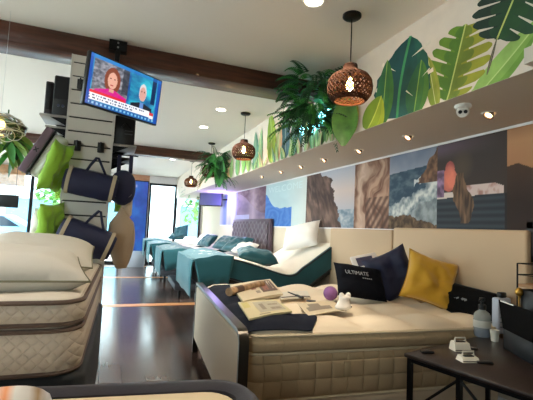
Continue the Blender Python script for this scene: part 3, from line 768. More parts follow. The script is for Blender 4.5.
M_ = frame_M((.105,3.8,1.215), (1,.1,.05), (-.10,0,1))
bt = thing('hanging_pillow', 'tan quilted pillow bag hanging point-up on right side of the column', 'pillow'); bt.matrix_world = M_
mb = MB(); rs = []
for i in range(17):
    s = i/16; z = -.27+.54*s; w = .115*math.sin(PI*min(1, .12+.8*(1-s)))**.7*(1 if s < .75 else (1-(s-.75)*3.1)); w = max(.012, w)
    rs.append([(w*math.cos(2*PI*a/18), z, .5*w*math.sin(2*PI*a/18)*(1+.1*noise.noise(Vector((s*5,a,0))))) for a in range(18)])
mb.rings(rs); mb.build('cover', tan, bt)
MB().tube([(0,.25,0),(-.01,.30,0),(.01,.34,0)], .006, 6).build('loop', tan, bt)
tag(MB().rbox((.09,3.83,1.40), (.18,3.92,1.66), .03, 3).build('rolled_towel', mat('pale tan towel', (206,186,160), .9, bump=.4, bscale=60)), 'pale tan rolled fabric hanging behind black backpack', 'towel')
c = at(121,207,'y',3.95); pillow('hanging_pillow', 'small lime green pillow peeking out below black backpack', 'pillow', .12, .1, .06, c, (1,0,0), (0,0,1), lime, 3)
# left of column
M_ = frame_M(at(40,153,'y',3.75), (.62,0,-.0), (-.0,.0,1)) 
gbag = thing('pillow_package', 'clear pillow package with mauve zip edge hanging tilted left of the column', 'pillow package')
pA, pB = at(26,174,'y',3.75), at(55,132,'y',3.75); dirn = (pB-pA); Lb = dirn.length
gbag.matrix_world = frame_M((pA+pB)/2, dirn, Vector((dirn.z,.0,-dirn.x)))   # local x up along spine, y to lower right
mauve = mat('mauve zip fabric', (112,92,106), .75, bump=.2, bscale=60)
MB().rbox((-Lb/2,-.055,-.10), (Lb/2,.012,.02), .012, 2).build('spine', mauve, gbag)
MB().rbox((-Lb/2,.010,-.102), (Lb/2,.024,.022), .004, 1).build('zip_edge', blackp, gbag)
MB().rbox((-Lb/2+.01,.02,-.09), (Lb/2-.01,.145,.012), .04, 3).build('pillow_body', mat('white fill in clear plastic', (196,196,182), .3, bump=.3, bscale=12, coat=.6), gbag)
for an in (40,-40): MB().box((-.022,-.004,.0), (.022,.004,.003), M=Matrix.Translation((.0,-.022,-.1035)) @ Matrix.Rotation(R(an),4,'Z')).build('emblem', blackp, gbag)
pillow('hanging_pillow', 'upper lime green pillow hanging corner-up left of the slatwall column', 'pillow', .26, .44, .10, at(56,167,'y',3.64), (.45,.85,.0), (.30,-.12,1), lime, 5, pinch=.14)
pillow('hanging_pillow', 'lower lime green pillow standing against the left side of column', 'pillow', .27, .36, .10, at(50,224,'y',3.7), (.5,.75,.1), (.12,-.1,1), lime, 8, pinch=.12)
pillow('standing_pillow', 'pale white pillow standing behind the lower lime green pillow', 'pillow', .2, .34, .09, at(42,228,'y',3.85), (.7,.7,0), (.25,0,1), whitec, 9)
c = at(63,193,'y',3.95); pillow('hanging_pillow', 'sliver of lime green pillow below the upper duffel bag, left end', 'pillow', .14, .09, .06, c, (1,0,.2), (0,0,1), lime, 11)

# ---------------------------------------------------------------- left mattress stack
brown = mat('brown piping', (92,74,64), .7)
stf = mat('tan damask border', (186,172,156), .8, bump=.3, bscale=60, quilt=(.055,.055,'diag',.007))
sttop = mat('grey ivory damask top', (206,196,180), .8, bump=.5, bscale=16)
SX0, SX1, SY0, SY1 = -1.60, -.062, 2.02, 3.79
def mattress_thing(label, z0, z1, top, side, pip, ins=0, rr=.12):
    t = thing('mattress', label, 'mattress', ((SX0+SX1)/2, (SY0+SY1)/2, z0), (0,0,R(-1.6)), group='mattresses stacked at left')
    w, d, h = (SX1-SX0)/2-ins, (SY1-SY0)/2-ins, z1-z0
    mb = MB(); block(mb, -w, -d, w, d, .0, h-.004, rr, .01, 0, .02); mb.build('border', side, t)
    mb = MB(); block(mb, -w+.02, -d+.02, w-.02, d-.02, h-.03, h+.002, rr-.02, 0, .014, .012); mb.build('top_panel', top, t)
    piping(MB(), -w+.004, -d+.004, w-.004, d-.004, h-.012, rr, .011).build('piping', pip, t)
    piping(MB(), -w+.004, -d+.004, w-.004, d-.004, .012, rr, .011).build('piping', pip, t)
    return t
mattress_thing('thick lower mattress with quilted tan border in the left stack', .665, .872, stf, stf, brown)
mattress_thing('top mattress of the left stack, under the ivory pillows', .876, .995, sttop, stf, brown)
bs = thing('box_spring', 'dark grey box spring under the stacked mattresses at left', 'box spring', ((SX0+SX1)/2, (SY0+SY1)/2, .12), (0,0,R(-1.6)))
w, d = (SX1-SX0)/2, (SY1-SY0)/2
mb = MB(); block(mb, -w+.01, -d+.01, w+.03, d-.01, .0, .54, .06, 0, 0, .02); mb.build('upholstery', mat('dark grey slate fabric', (44,46,48), .85, bump=.2, bscale=80), bs)
for x in (-w+.1,0,w-.08):
    for y in (-d+.1,d-.1): MB().lathe([(.025,-.12),(.03,0)], (x,y,0), n=12).build('leg', black, bs)
# law tag and handles on mattress side
ivory = mat('ivory pillow cotton', (204,198,186), .7, bump=.12, bscale=22)
olive = mat('olive grey piping', (120,116,92), .7)
pz = .995
pillow('bed_pillow', 'ivory pillow with olive piping, nearer one on the left mattress stack', 'pillow', .78, .50, .20, (-.50,2.36,pz+.105), (1,.20,-.03), (-.15,1,.16), ivory, 2, olive, pinch=.03, crease=.006, group='ivory pillows on the left stack')
pillow('bed_pillow', 'ivory pillow lying behind the nearer one on left mattress stack', 'pillow', .66, .46, .19, (-.42,3.05,pz+.135), (1,.05,-.08), (-.1,1,.26), ivory, 4, olive, pinch=.03, crease=.006, group='ivory pillows on the left stack')

# ---------------------------------------------------------------- near bed (bed 1)
A1 = R(-4.5); B1 = Vector((.815,2.34,0))
bed = thing('upholstered_bed', 'large cream mattress bed with padded footboard in the right foreground', 'bed', B1, (0,0,A1))
BL_, BW_ = 1.98, 1.95
foam = mat('cream upholstery', (196,176,150), .7, bump=.1, bscale=100, sheen=.2)
mt = MB(); block(mt, 0, 0, BL_, BW_, .295, .585, .10, .006, 0, .02); mo = mt.build('mattress', mside, bed)
mt = MB(); block(mt, .0, .0, BL_, BW_, .588, .695, .11, .012, 0, .02); mt.build('pillow_top_border', mside2, mo)
# puffy tufted top
nx, ny = 60, 56; vs = []
for j in range(ny+1):
    for i in range(nx+1):
        x = .02+(BL_-.04)*i/nx; y = .02+(BW_-.04)*j/ny
        e = min(x, BL_-x, y, BW_-y); k = min(1, e/.10)**.5
        tu = (abs(math.sin(PI*x/.42))*abs(math.sin(PI*y/.42)))**.6
        z = .685+k*(.012+.058*tu+.008*nz(x, y, 5, 2)); 
        c_ = min(x-.02, BL_-.02-x); c2 = min(y-.02, BW_-.02-y)
        vs.append((x, y, z if e > .03 else .682))
mt = MB().add(vs, [(j*(nx+1)+i, j*(nx+1)+i+1, (j+1)*(nx+1)+i+1, (j+1)*(nx+1)+i) for j in range(ny) for i in range(nx)], True)
mt.build('tufted_top', mat('cream tufted knit', (228,212,188), .85, bump=.2, bscale=50), mo)
pipe1 = mat('cream piping', (206,190,160), .75)
for z in (.30,.582,.692):
    piping(MB(), .004, .004, BL_-.004, BW_-.004, z, .11, .009).build('piping', pipe1, mo)
MB().rbox((.66,-.012,.42), (.71,.002,.52), .003, 1).build('side_label', mat('embroidered label', (160,140,108), .8), mo)
fd = MB(); block(fd, .02, .01, BL_, BW_-.01, .16, .292, .06, 0, 0, .015); fd.build('foundation', foam, bed)
# footboard
fbm = MB(); fbm.rbox((-.055,-.05,.15), (-.018,BW_+.06,.70), .03, 4); fb_ = fbm.build('footboard', foam, bed)
fr = MB(); yy0, yy1, zt = -.065, BW_+.075, .735
pts = [(0,yy0,.0),(0,yy0,zt-.08)]+[(0,yy0+.08-.08*math.cos(a),zt-.08+.08*math.sin(a)) for a in [i*PI/12 for i in range(1,7)]]+[(0,yy1-.08+.08*math.sin(a),zt-.08+.08*math.cos(a)) for a in [i*PI/12 for i in range(0,6)]]+[(0,yy1,zt-.08),(0,yy1,0)]
def sweep_flat(mb, pts, hx, t):   # flat bar following pts in the y-z plane
    rs = []
    for i, p in enumerate(pts):
        a = Vector(pts[min(i+1, len(pts)-1)])-Vector(pts[max(i-1, 0)]); a.normalize(); nn = Vector((0,-a.z,a.y)); P = Vector(p)
        rs.append([P+Vector((-hx,0,0))-nn*t, P+Vector((hx,0,0))-nn*t, P+Vector((hx,0,0))+nn*t, P+Vector((-hx,0,0))+nn*t])
    mb.rings(rs)
sweep_flat(fr, [(p[0]-.03,p[1],p[2]) for p in pts], .03, .014)
fr.build('footboard_frame', mat('bronze bed frame', (58,54,48), .3, .7), fb_)
MB().box((-.035,0,.12), (-.005,BW_,.16)).build('crossbar', black, fb_)
for x in (.5,1.95):
    for y in (.12,BW_-.12): MB().lathe([(.02,0),(.028,.16)], (x,y,0), n=12).build('leg', black, bed)
# headboard
hb = tag(MB().rbox((2.91,2.09,.35), (2.982,3.62,1.43), .025, 3).build('headboard', mat('cream padded headboard', (182,156,126), .7, bump=.05, bscale=60)), 'tall cream padded headboard against wall behind the near bed pillows', 'headboard')
tag(MB().rbox((2.93,3.66,.2), (2.985,5.0,1.405), .02, 3).build('headboard', MATS['cream padded headboard']), 'cream headboard panel, left one behind the blue pillows and adjustable bed', 'headboard')

# things lying on bed 1  (mattress top about .745)
ZT = .748
def onbed(u, v, z=ZT): return at(u, v, 'z', z)
nb = MB(); nxx, nyy = 24, 40
def blanket_xy(s, t):
    # corners of the spread navy runner in bed coordinates
    x0 = .005; x1 = .36+.20*math.exp(-((t-.12)/.13)**2)-.04*t
    return x0+(x1-x0)*s, .03+1.72*t
vs = []
for j in range(nyy+1):
    for i in range(nxx+1):
        x, y = blanket_xy(i/nxx, j/nyy)
        tu = (abs(math.sin(PI*x/.42))*abs(math.sin(PI*y/.42)))**.4; e = min(x, y, BW_-y); k = min(1, max(0, e)/.10)**.5
        vs.append((x, y, .693+k*(.030+.034*tu+.008)+.003*math.sin(y*20+x*9)))
n0 = len(vs); vs += [(a, b_, c_-.006) for a, b_, c_ in vs]
q = lambda i, j, o=0: j*(nxx+1)+i+o
fs = [(q(i,j), q(i+1,j), q(i+1,j+1), q(i,j+1)) for j in range(nyy) for i in range(nxx)]+[(q(i,j,n0), q(i,j+1,n0), q(i+1,j+1,n0), q(i+1,j,n0)) for j in range(nyy) for i in range(nxx)]
bd = [q(i,0) for i in range(nxx)]+[q(nxx,j) for j in range(nyy)]+[q(i,nyy) for i in range(nxx,0,-1)]+[q(0,j) for j in range(nyy,0,-1)]
fs += [(bd[k], bd[(k+1) % len(bd)], bd[(k+1) % len(bd)]+n0, bd[k]+n0) for k in range(len(bd))]
o = MB().add(vs, fs, True).build('bed_runner', navy, loc=B1, rot=(0,0,A1)); tag(o, 'navy cloth runner spread across foot of near bed under the magazines', 'blanket')
paper = mat('newsprint', (206,190,160), .7); inkd = mat('print dark brown', (92,70,58), .7); inkm = mat('print grey', (140,128,112), .7); inky = mat('print yellow', (200,188,120), .7); redp = mat('print brick red', (140,84,66), .7)
def sheet(name, label, quad, z, th, mats, details, cat, dz=None):
    """a booklet: quad = four photographed corners on the bed (near-left, near-right, far-right, far-left)"""
    P = [onbed(u, v, z) for u, v in quad]; c = sum(P, Vector())/4
    t = thing(name, label, cat, c)
    f = lambda a, b_, h=0: (P[0]*(1-a)*(1-b_)+P[1]*a*(1-b_)+P[2]*a*b_+P[3]*(1-a)*b_)-c+Vector((0,0,h))
    n = 8; mb = MB(); top = []
    for j in range(n+1):
        for i in range(n+1): top.append(f(i/n, j/n, th+.006*math.sin(PI*i/n)))
    bot = [f(i/n, j/n, .002+.006*math.sin(PI*i/n)*.5) for j in range(n+1) for i in range(n+1)]
    g = lambda i, j, o=0: j*(n+1)+i+o; m_ = len(top)
    fs = [(g(i,j), g(i+1,j), g(i+1,j+1), g(i,j+1)) for j in range(n) for i in range(n)]+[(g(i,j,m_), g(i,j+1,m_), g(i+1,j+1,m_), g(i+1,j,m_)) for j in range(n) for i in range(n)]
    bdd = [g(i,0) for i in range(n)]+[g(n,j) for j in range(n)]+[g(i,n) for i in range(n,0,-1)]+[g(0,j) for j in range(n,0,-1)]
    fs += [(bdd[k], bdd[(k+1) % len(bdd)], bdd[(k+1) % len(bdd)]+m_, bdd[k]+m_) for k in range(len(bdd))]
    mb.add(top+bot, fs, True); mb.build('pages', mats[0], t)
    for (a0, b0, a1, b1, mm) in details:
        d = MB(); k = 6; pv = [f(a0+(a1-a0)*i/k, b_, th+.0015+.006*math.sin(PI*(a0+(a1-a0)*i/k))) for b_ in (b0,b1) for i in range(k+1)]
        d.add(pv, [(i, i+1, k+2+i, k+1+i) for i in range(k)]); d.build('printed_image', mm, t)
    return t
sheet('newspaper', 'folded newspaper with brown pictures beside a paper roll on navy runner', [(243,304),(283,296),(270,281),(230,287)], ZT+.012, .022, [paper],
      [(.55,.2,.95,.92,inkd),(.62,.3,.78,.8,redp),(.82,.35,.9,.85,paper),(.34,.42,.46,.6,redp),(.4,.2,.5,.34,inkm)], 'newspaper')
sheet('magazine', 'cream brochure with faint grey diagram nearest the bed edge', [(249,321),(292,313),(277,301),(238,304)], ZT+.008, .014, [mat('brochure cream', (204,192,150), .6)],
      [(.04,.55,.2,.9,inky),(.3,.15,.92,.85,mat('print pale grey', (176,168,146), .7)),(.4,.3,.5,.7,inkm),(.6,.25,.85,.4,inkm),(.6,.55,.85,.65,inkm),(.25,.05,.5,.1,inkm)], 'magazine')
sheet('leaflet', 'loose cream leaflet with grey triangle print, right of the brochures', [(309,317),(344,311),(334,302),(297,304)], ZT+.004, .006, [paper],
      [(.1,.25,.75,.55,inkm),(.2,.55,.5,.8,inkm)], 'leaflet')
sheet('booklet', 'white booklet with dark cover edge under the black pen', [(281,300),(311,299),(307,292),(279,294)], ZT+.006, .012, [mat('white booklet paper', (214,206,190), .6)], [(.02,.05,.98,.2,inkd)], 'booklet')
t = thing('rolled_paper', 'rolled brown printed paper lying behind the newspaper', 'paper roll')
pA, pB = onbed(229,292,ZT+.05), onbed(262,284,ZT+.05); t.location = (pA+pB)/2
MB().lathe([(.030,0),(.036,.0),(.036,(pB-pA).length),(.030,(pB-pA).length)], n=22, M=Matrix.Translation(pA-t.location) @ (pB-pA).to_track_quat('Z','Y').to_matrix().to_4x4()).build('roll', mat('printed kraft', (170,138,104), .7, var=.5, vscale=14), t)
MB().lathe([(.0365,.10),(.037,.10),(.037,.22),(.0365,.22)], n=22, cap=False, M=Matrix.Translation(pA-t.location) @ (pB-pA).to_track_quat('Z','Y').to_matrix().to_4x4()).build('printed_band', inkd, t)
t = thing('pen', 'black marker pen lying on white booklet on the bed', 'pen'); pA, pB = onbed(288,292,ZT+.03), onbed(303,298,ZT+.03); t.location = (pA+pB)/2
MB().tube([pA-t.location, (pA*.4+pB*.6)-t.location], [.005,.008], 8).build('barrel', black, t); MB().tube([(pA*.4+pB*.6)-t.location, pB-t.location], [.012,.011], 8).build('cap', blackp, t)
pc = onbed(311,301,ZT+.012); t = thing('remote_control', 'small dark handset just right of the white booklet', 'remote', pc, (0,0,R(-30)))
MB().rbox((-.04,-.018,-.006), (.04,.018,.006), .004, 2).build('body', mat('slate plastic', (60,66,74), .5), t)
pc = onbed(331,301,ZT); o = MB(); o.lathe([(.001 if abs(math.sin(a)) > .999 else .062*math.cos(a), .062*math.sin(a)) for a in [-PI/2+i*PI/16 for i in range(17)]], n=28)
tag(o.build('ball', mat('mauve purple ball', (140,92,148), .75, bump=.2, bscale=120), loc=pc+Vector((.01,.03,.062))), 'matte purple ball on the near bed beside white plush', 'ball')
# white plush bone
t = thing('plush_toy', 'small white plush figure sitting between purple ball and navy pillow', 'toy', onbed(344,311,ZT)+Vector((0,.02,0))); t.scale = (1.15,)*3
def blob(mb, c, r, M=None): mb.lathe([(max(.001, r[0]*math.cos(a)), r[1]*math.sin(a)) for a in [-PI/2+i*PI/12 for i in range(13)]], n=18, M=Matrix.Translation(c) @ (M or Matrix.Identity(4)))
q_ = MB(); rs = []
for i in range(13):
    s = i/12; z = .002+.10*s; r_ = [.03,.046,.052,.053,.05,.046,.042,.038,.036,.036,.037,.034,.015][i]
    rs.append([(r_*math.cos(2*PI*a/18)*1.1+.015*s, r_*.8*math.sin(2*PI*a/18), z) for a in range(18)])
q_.rings(rs); q_.build('body', whitec, t)
for s in (-1,1): q2 = MB(); blob(q2, (.015+s*.025,0,.098), (.018,.022), Matrix.Rotation(R(s*18),4,'Y')); q2.build('ear', whitec, t)
MB().lathe([(.001,0),(.005,.0),(.001,.004)], n=8, M=Matrix.Translation((.045,-.036,.03)) @ Matrix.Rotation(R(90),4,'X')).build('button', blackp, t)
# pillows
navyp = mat('dark navy pillow', (10,14,24), .85, bump=.15, bscale=80, spec=.2)
royal = mat('royal blue satin', (6,15,50), .6, bump=.15, bscale=14, sheen=.05)
yellow = mat('mustard velvet', (196,148,18), .65, bump=.25, bscale=16, sheen=.5)
inkw = mat('grey white print', (176,180,184), .6)
c0 = at(364,283,'y',3.02)
np_ = pillow('printed_pillow', 'dark navy pillow with pale printed lettering, leaning beside blue pillow', 'pillow', .50, .34, .15, (2.20,3.18,.90), (1,-.12,-.13), (.10,.50,.72), navyp, 6, None, .05, .008)
text_mesh('ULTIMATE', .052, .001, inkw, np_, Matrix.Translation((-.07,.035,.0865)) @ Matrix.Rotation(R(2),4,'Z'))
q = MB()
for k in range(5): q.box((-.02+k*.020,-.012,.0865), (-.006+k*.020,-.002,.0875))
q.build('lettering', inkw, np_)
pillow('throw_pillow', 'royal blue satin pillow standing on its corner behind the navy one', 'pillow', .44, .48, .16, (2.60,3.22,.96), (.72,-.45,.42), (-.30,.22,.92), royal, 7, None, .10, .012)
pillow('throw_pillow', 'mustard yellow velvet pillow leaning on headboard side of near bed', 'pillow', .46, .46, .17, (2.67,2.80,.965), (.84,-.46,-.28), (.42,.20,.86), yellow, 10, mat('mustard piping', (170,126,20), .7), .12, .014)
bo = pillow('bolster_pillow', 'long black pillow with small grey emblem at head of the near bed', 'pillow', .62, .26, .12, (2.80,2.54,.82), (.10,-.98,-.08), (.30,.05,.95), mat('black pillow cotton', (6,6,7), .9, bump=.1, bscale=60, spec=.2), 12, dtrim, .03, .006)
for a0_ in (.0,-.075):
    q = MB(); poly = [(0,0),(.012,.016),(.05,.012),(.055,.0),(.035,-.012),(.03,.0),(.015,-.01)]
    q.prism([(x+a0_,y+.01) for x, y in poly], .064, .0655); q.build('emblem', mat('grey emblem thread', (120,122,126), .6), bo)
t = thing('tablet_box', 'white box with dark picture window leaning behind the navy printed pillow', 'box'); t.matrix_world = frame_M(at(365,260,'y',3.55), (.93,-.3,.22), (.15,.62,.75))
MB().rbox((-.14,-.085,-.03), (.14,.075,0), .01, 2).build('box', mat('white carton', (212,206,200), .5), t)
MB().box((-.09,-.065,.0), (.085,.04,.002)).build('picture', mat('dark violet print', (60,58,82), .4), t)

# ---------------------------------------------------------------- adjustable beds along the wall
def catmull(P, n=7):
    P = [Vector(p) for p in P]; out = []
    for i in range(len(P)-1):
        p0, p1, p2, p3 = P[max(0,i-1)], P[i], P[i+1], P[min(len(P)-1,i+2)]
        for k in range(n):
            t = k/n; out.append(.5*((2*p1)+(p2-p0)*t+(2*p0-5*p1+4*p2-p3)*t*t+(3*p1-p0-3*p2+p3)*t**3))
    return out+[P[-1]]
def adj_bed(label, x0, y0, width, prof, grp, head=True, blk=(0,.40)):
    t = thing('adjustable_bed', label, 'bed', (x0,y0,0), (0,0,R(-2.5)), group=grp)
    C = catmull([(p[0], 0, p[1]) for p in prof]); th = .27; n = len(C)
    def frame(i):
        a = (C[min(n-1,i+1)]-C[max(0,i-1)]).normalized(); return a, Vector((-a.z, 0, a.x))
    rs = []; top = []
    for i in range(n):
        a, u_ = frame(i); rr = .035
        sec = [(y, -z_) for y, z_ in rrect(0, 0, width, th, rr, 3)]
        rs.append([C[i]+Vector((0, y, 0))+u_*(z_) for y, z_ in sec])
    mb = MB(); mb.rings(rs); mo = mb.build('mattress', teal, t)
    tp = MB(); vs = []
    ny_ = 14
    for i in range(n):
        a, u_ = frame(i); e = min(1, min(i, n-1-i)/3)
        for j in range(ny_+1):
            y = .035+(width-.07)*j/ny_; k = min(1, min(j, ny_-j)/1.5)
            vs.append(C[i]+Vector((0,y,0))+u_*(.004+.022*k*e+.006*nz(C[i].x*6, y*6, 1, 3)))
    tp.add(vs, [(i*(ny_+1)+j, (i+1)*(ny_+1)+j, (i+1)*(ny_+1)+j+1, i*(ny_+1)+j+1) for i in range(n-1) for j in range(ny_)], True)
    tp.build('top_panel', mtop2, mo, fix=False)
    for y in (.006, width-.006):
        for dz in (-.012,-th+.015):
            MB().tube([C[i]+Vector((0,y,0))+frame(i)[1]*dz for i in range(n)], .011, 6).build('piping', dtrim, mo)
    bs_ = MB(); bs_.rings([[C[i]+Vector((0, y, 0))+frame(i)[1]*(-z_) for y, z_ in ((.03,th+.005),(width-.03,th+.005),(width-.03,th+.045),(.03,th+.045))] for i in range(n)]); bs_.build('deck', blackp, t)
    MB().rbox((.25,.12,.16), (1.95,width-.12,.28), .01, 1).build('base_frame', mat('dark bed base', (44,44,50), .6), t)
    lf = MB()
    for x in (.45,1.5):
        zt_ = min(C, key=lambda p: abs(p.x-x)).z-th-.03
        for y in (.2,width-.2): lf.tube([(x,y,.26), (x+.05,y,zt_)], .02, 8)
    lf.build('lift_arm', black, t)
    for x in (.35,1.8):
        for y in (.2,width-.2): MB().lathe([(.02,0),(.028,.02),(.028,.16)], (x,y,0), n=12).build('leg', black, t)
    # blanket draped over the foot: a thing of its own lying on the bed
    bl = MB(); s0, s1 = 0, int(n*blk[1]); secs = []
    for i in range(s0, s1):
        a, u_ = frame(i); ring = []
        drop = .33+.015*math.sin(i*.9)
        path = [(-.014,-drop),(-.018,-drop*.6),(-.016,-.05),(-.008,.012)]+[(width*j/8, .03+.006*math.sin(j*2+i)) for j in range(9)]+[(width+.008,.012),(width+.016,-.05),(width+.018,-drop*.6),(width+.014,-drop)]
        secs.append([C[i]+Vector((0,y,0))+u_*z_ for y, z_ in path])
    a, u_ = frame(0)
    def foot(dx, dz): return [p+Vector((dx,0,0))+Vector((0,0,dz)) for p in secs[0][3:-3]]
    m_ = len(secs[0])
    bl.rings(secs, False, False, closed=False)
    ft = [foot(0,0), foot(-.022,-.012), foot(-.03,-.08), foot(-.030,-.25), foot(-.024,-.46)]
    ft = [[p+Vector((.006*math.sin(j*1.3+k),0,.01*math.sin(j*2.1) if k == 4 else 0)) for j, p in enumerate(r_)] for k, r_ in enumerate(ft)]
    bl.rings(ft, False, False, closed=False)
    bo_ = bl.build('foot_blanket', tealb, loc=(x0,y0,0), rot=(0,0,R(-2.5)), fix=False)
    so_ = bo_.modifiers.new('thickness', 'SOLIDIFY'); so_.thickness = .007; so_.offset = 1
    return t, bo_
profA = [(.0,.90),(.25,.955),(.5,.95),(.85,.86),(1.30,.745),(1.5,.86),(1.72,1.01),(1.98,1.19)]
G = 'adjustable beds along the right wall'; GB = 'teal blankets over the bed feet'
t, bl = adj_bed('teal adjustable bed with raised head and foot, directly behind near bed', 1.02, 5.02, 1.55, profA, G, blk=(0,.30))
tag(bl, 'teal blanket over foot of the adjustable bed nearest the camera', 'blanket', GB)
profB = [(.0,.86),(.3,.90),(.6,.86),(1.0,.80),(1.4,.76),(1.70,.86),(1.79,.9)]
t, bl = adj_bed('second adjustable bed along the wall, below the tufted headboard', .92, 7.35, 1.6, profB, G)
tag(bl, 'teal blanket over foot of second adjustable bed, before tufted headboard', 'blanket', GB)
t, bl = adj_bed('third adjustable bed along the wall, past the tufted headboard', .92, 9.5, 1.55, profB, G)
tag(bl, 'teal blanket over foot of third adjustable bed along the wall', 'blanket', GB)
t, bl = adj_bed('farthest adjustable bed along the wall, in front of the window', .96, 11.6, 1.5, profB, G)
tag(bl, 'teal blanket over foot of farthest bed by the window', 'blanket', GB)
# pillows of those beds
pillow('bed_pillow', 'large white pillow on raised head of the nearest adjustable bed', 'pillow', .62, .44, .17, (2.72,5.50,1.27), (.50,-.80,.22), (.35,.4,.85), whitec, 21, None, .04, .008)
def tp_(lab, o, ex_, ey_, w=.6, h=.42, t_=.17, s=1, m=tealp): return pillow('teal_pillow' if m is tealp else 'bed_pillow', lab, 'pillow', w, h, t_, o, ex_, ey_, m, s, None, .07, .012)
tp_('plump teal satin pillow lying on the nearest adjustable bed', (1.97,5.36,.965), (1,-.22,-.16), (.25,1,.16), .58, .40, .19, 31)
tp_('teal pillow leaning below tufted headboard, right one', (2.42,7.75,1.02), (.5,-1,0), (.7,.3,.6), .62, .42, .18, 32)
tp_('teal pillow below tufted headboard, left of the right one', (2.35,8.35,1.02), (.4,-1,0), (.7,.3,.6), .6, .4, .18, 33)
tp_('white pillow lying before the teal ones under tufted headboard', (2.45,7.35,.97), (.4,-1,0), (.8,.2,.4), .5, .34, .15, 34, whitec)
tp_('teal pillow propped at head of third adjustable bed', (2.30,9.9,1.0), (.3,-1,0), (.7,.2,.7), .55, .4, .17, 35)
tp_('white pillow on third adjustable bed beside the teal one', (2.35,10.5,1.0), (.3,-1,0), (.7,.2,.7), .6, .42, .17, 36, whitec)
tp_('teal pillow standing on farthest bed, seen against window', (1.95,11.85,1.16), (.7,-.7,.2), (.2,.2,.9), .5, .36, .16, 37)
tp_('dark teal pillow lying on farthest bed beneath the monitor', (1.95,12.5,1.0), (1,-.4,0), (.2,1,.3), .5, .36, .16, 38)
# tufted headboard
th_ = thing('tufted_headboard', 'plum brown button-tufted headboard standing against wall below mauve panel', 'headboard', (2.90,8.5,0))
plum = mat('plum brown velvet', (84,66,76), .8, sheen=.4)
HY = 1.25
MB().rbox((-.0,-HY,.2), (.08,HY,1.56), .02, 2).build('frame', plum, th_)
for s in (-1,1):
    vs = []; n1_, n2_ = 44, 36; y0_ = .02 if s > 0 else -HY+.06; y1_ = HY-.06 if s > 0 else -.02
    for j in range(n2_+1):
        for i in range(n1_+1):
            y = y0_+(y1_-y0_)*i/n1_; z = .7+.80*j/n2_; A = (i/n1_*5+j/n2_*4); B = (i/n1_*5-j/n2_*4)
            vs.append((-.004-.03*(abs(math.sin(PI*A))*abs(math.sin(PI*B)))**.4, y, z))
    MB().add(vs, [(j*(n1_+1)+i, j*(n1_+1)+i+1, (j+1)*(n1_+1)+i+1, (j+1)*(n1_+1)+i) for j in range(n2_) for i in range(n1_)], True).build('tufted_panel', plum, th_, fix=False)

# small wall monitor with purple glow
p = at(211,199,'y',10.9)
mo = thing('wall_monitor', 'small black monitor on swing arm before the far window', 'monitor', p, (0,0,R(-35)))
MB().rbox((-.34,-.02,-.2), (.34,.03,.2), .01, 1).build('housing', blackp, mo)
MB().box((-.31,-.024,-.17), (.31,-.0205,.17)).build('screen', mat('violet lit screen', (40,30,80), .3, emis=(70,60,160), estr=.08), mo)
MB().tube([(0,.03,0),(.1,.2,0),(.5,.1,.0)], .02, 8).build('arm', black, mo)
l = bpy.data.lights.new('monitor_glow', 'POINT'); l.energy = 22; l.color = (.5,.4,1); l.shadow_soft_size = .15
lo = bpy.data.objects.new('monitor_glow', l); COL.objects.link(lo); lo.location = p+Vector((.1,-.5,-.1))

# starry blue backlit panel
bx0, bx1, by = .44, 1.07, 13.0
sp = thing('backlit_display', 'tall backlit blue starry display panel left of the far window', 'display', ((bx0+bx1)/2, by, 0))
def stars(u, v):
    c = mix((28,60,150), (50,120,210), .5+.6*fb(u,v*3,2,4)); c = mix(c, (90,60,190), max(0, fb(u,v*3,3,9))*.5)
    d = ((u-.35)**2+((v-.93)*4)**2)**.5
    return mix(c, (240,210,255), max(0, 1-d*7)) if d < .15 else c
hw = (bx1-bx0)/2
paint_grid('lit_print', stars, 60, 160, lambda u, v: (-hw+.02+(2*hw-.04)*u, -.002, .5+2.15*v), paint_mat('backlit starry print', .3, .5), sp)
MB().box((-hw,0,.5), (hw,.08,2.68)).build('light_box', darkframe, sp)
MB().box((hw-.035,-.015,.0), (hw,.08,2.7)).build('side_post', darkframe, sp)
MB().rbox((-hw-.15,-.02,2.68), (hw,.1,2.86), .005, 1).build('header', mat('light oak header', (176,128,96), .5, var=.2, stretch=(1,8,8)), sp)
MB().rbox((-hw,-.03,0), (hw,.1,.5), .005, 1).build('plinth', mat('pale plinth', (200,204,214), .5), sp)

# woven wood blind and hanging sign at the left of the storefront
bl_ = MB(); 
for k in range(26): bl_.box((-3.85,YF-.10,2.30+k*.024), (-2.48,YF-.085,2.30+k*.024+.021))
tag(bl_.build('woven_blind', mat('bamboo slats', (206,160,120), .6, var=.2)), 'raised bamboo slat blind at top of storefront window, behind glass lamp', 'blind')
p0, p1 = at(-20,193,'y',13.6), at(18,208,'y',13.6)
hs = thing('hanging_sign', 'black rectangular sign hanging inside the left storefront window', 'sign', (p0+p1)/2)
w_, h_ = (p1.x-p0.x)/2, (p0.z-p1.z)/2
MB().rbox((-w_,-.02,-h_), (w_,.02,h_), .01, 1).build('board', blackp, hs)
for s in (-.8,.8): MB().tube([(s*w_,0,h_), (s*w_,0,ZC-hs.location.z)], .006, 5).build('wire', black, hs)

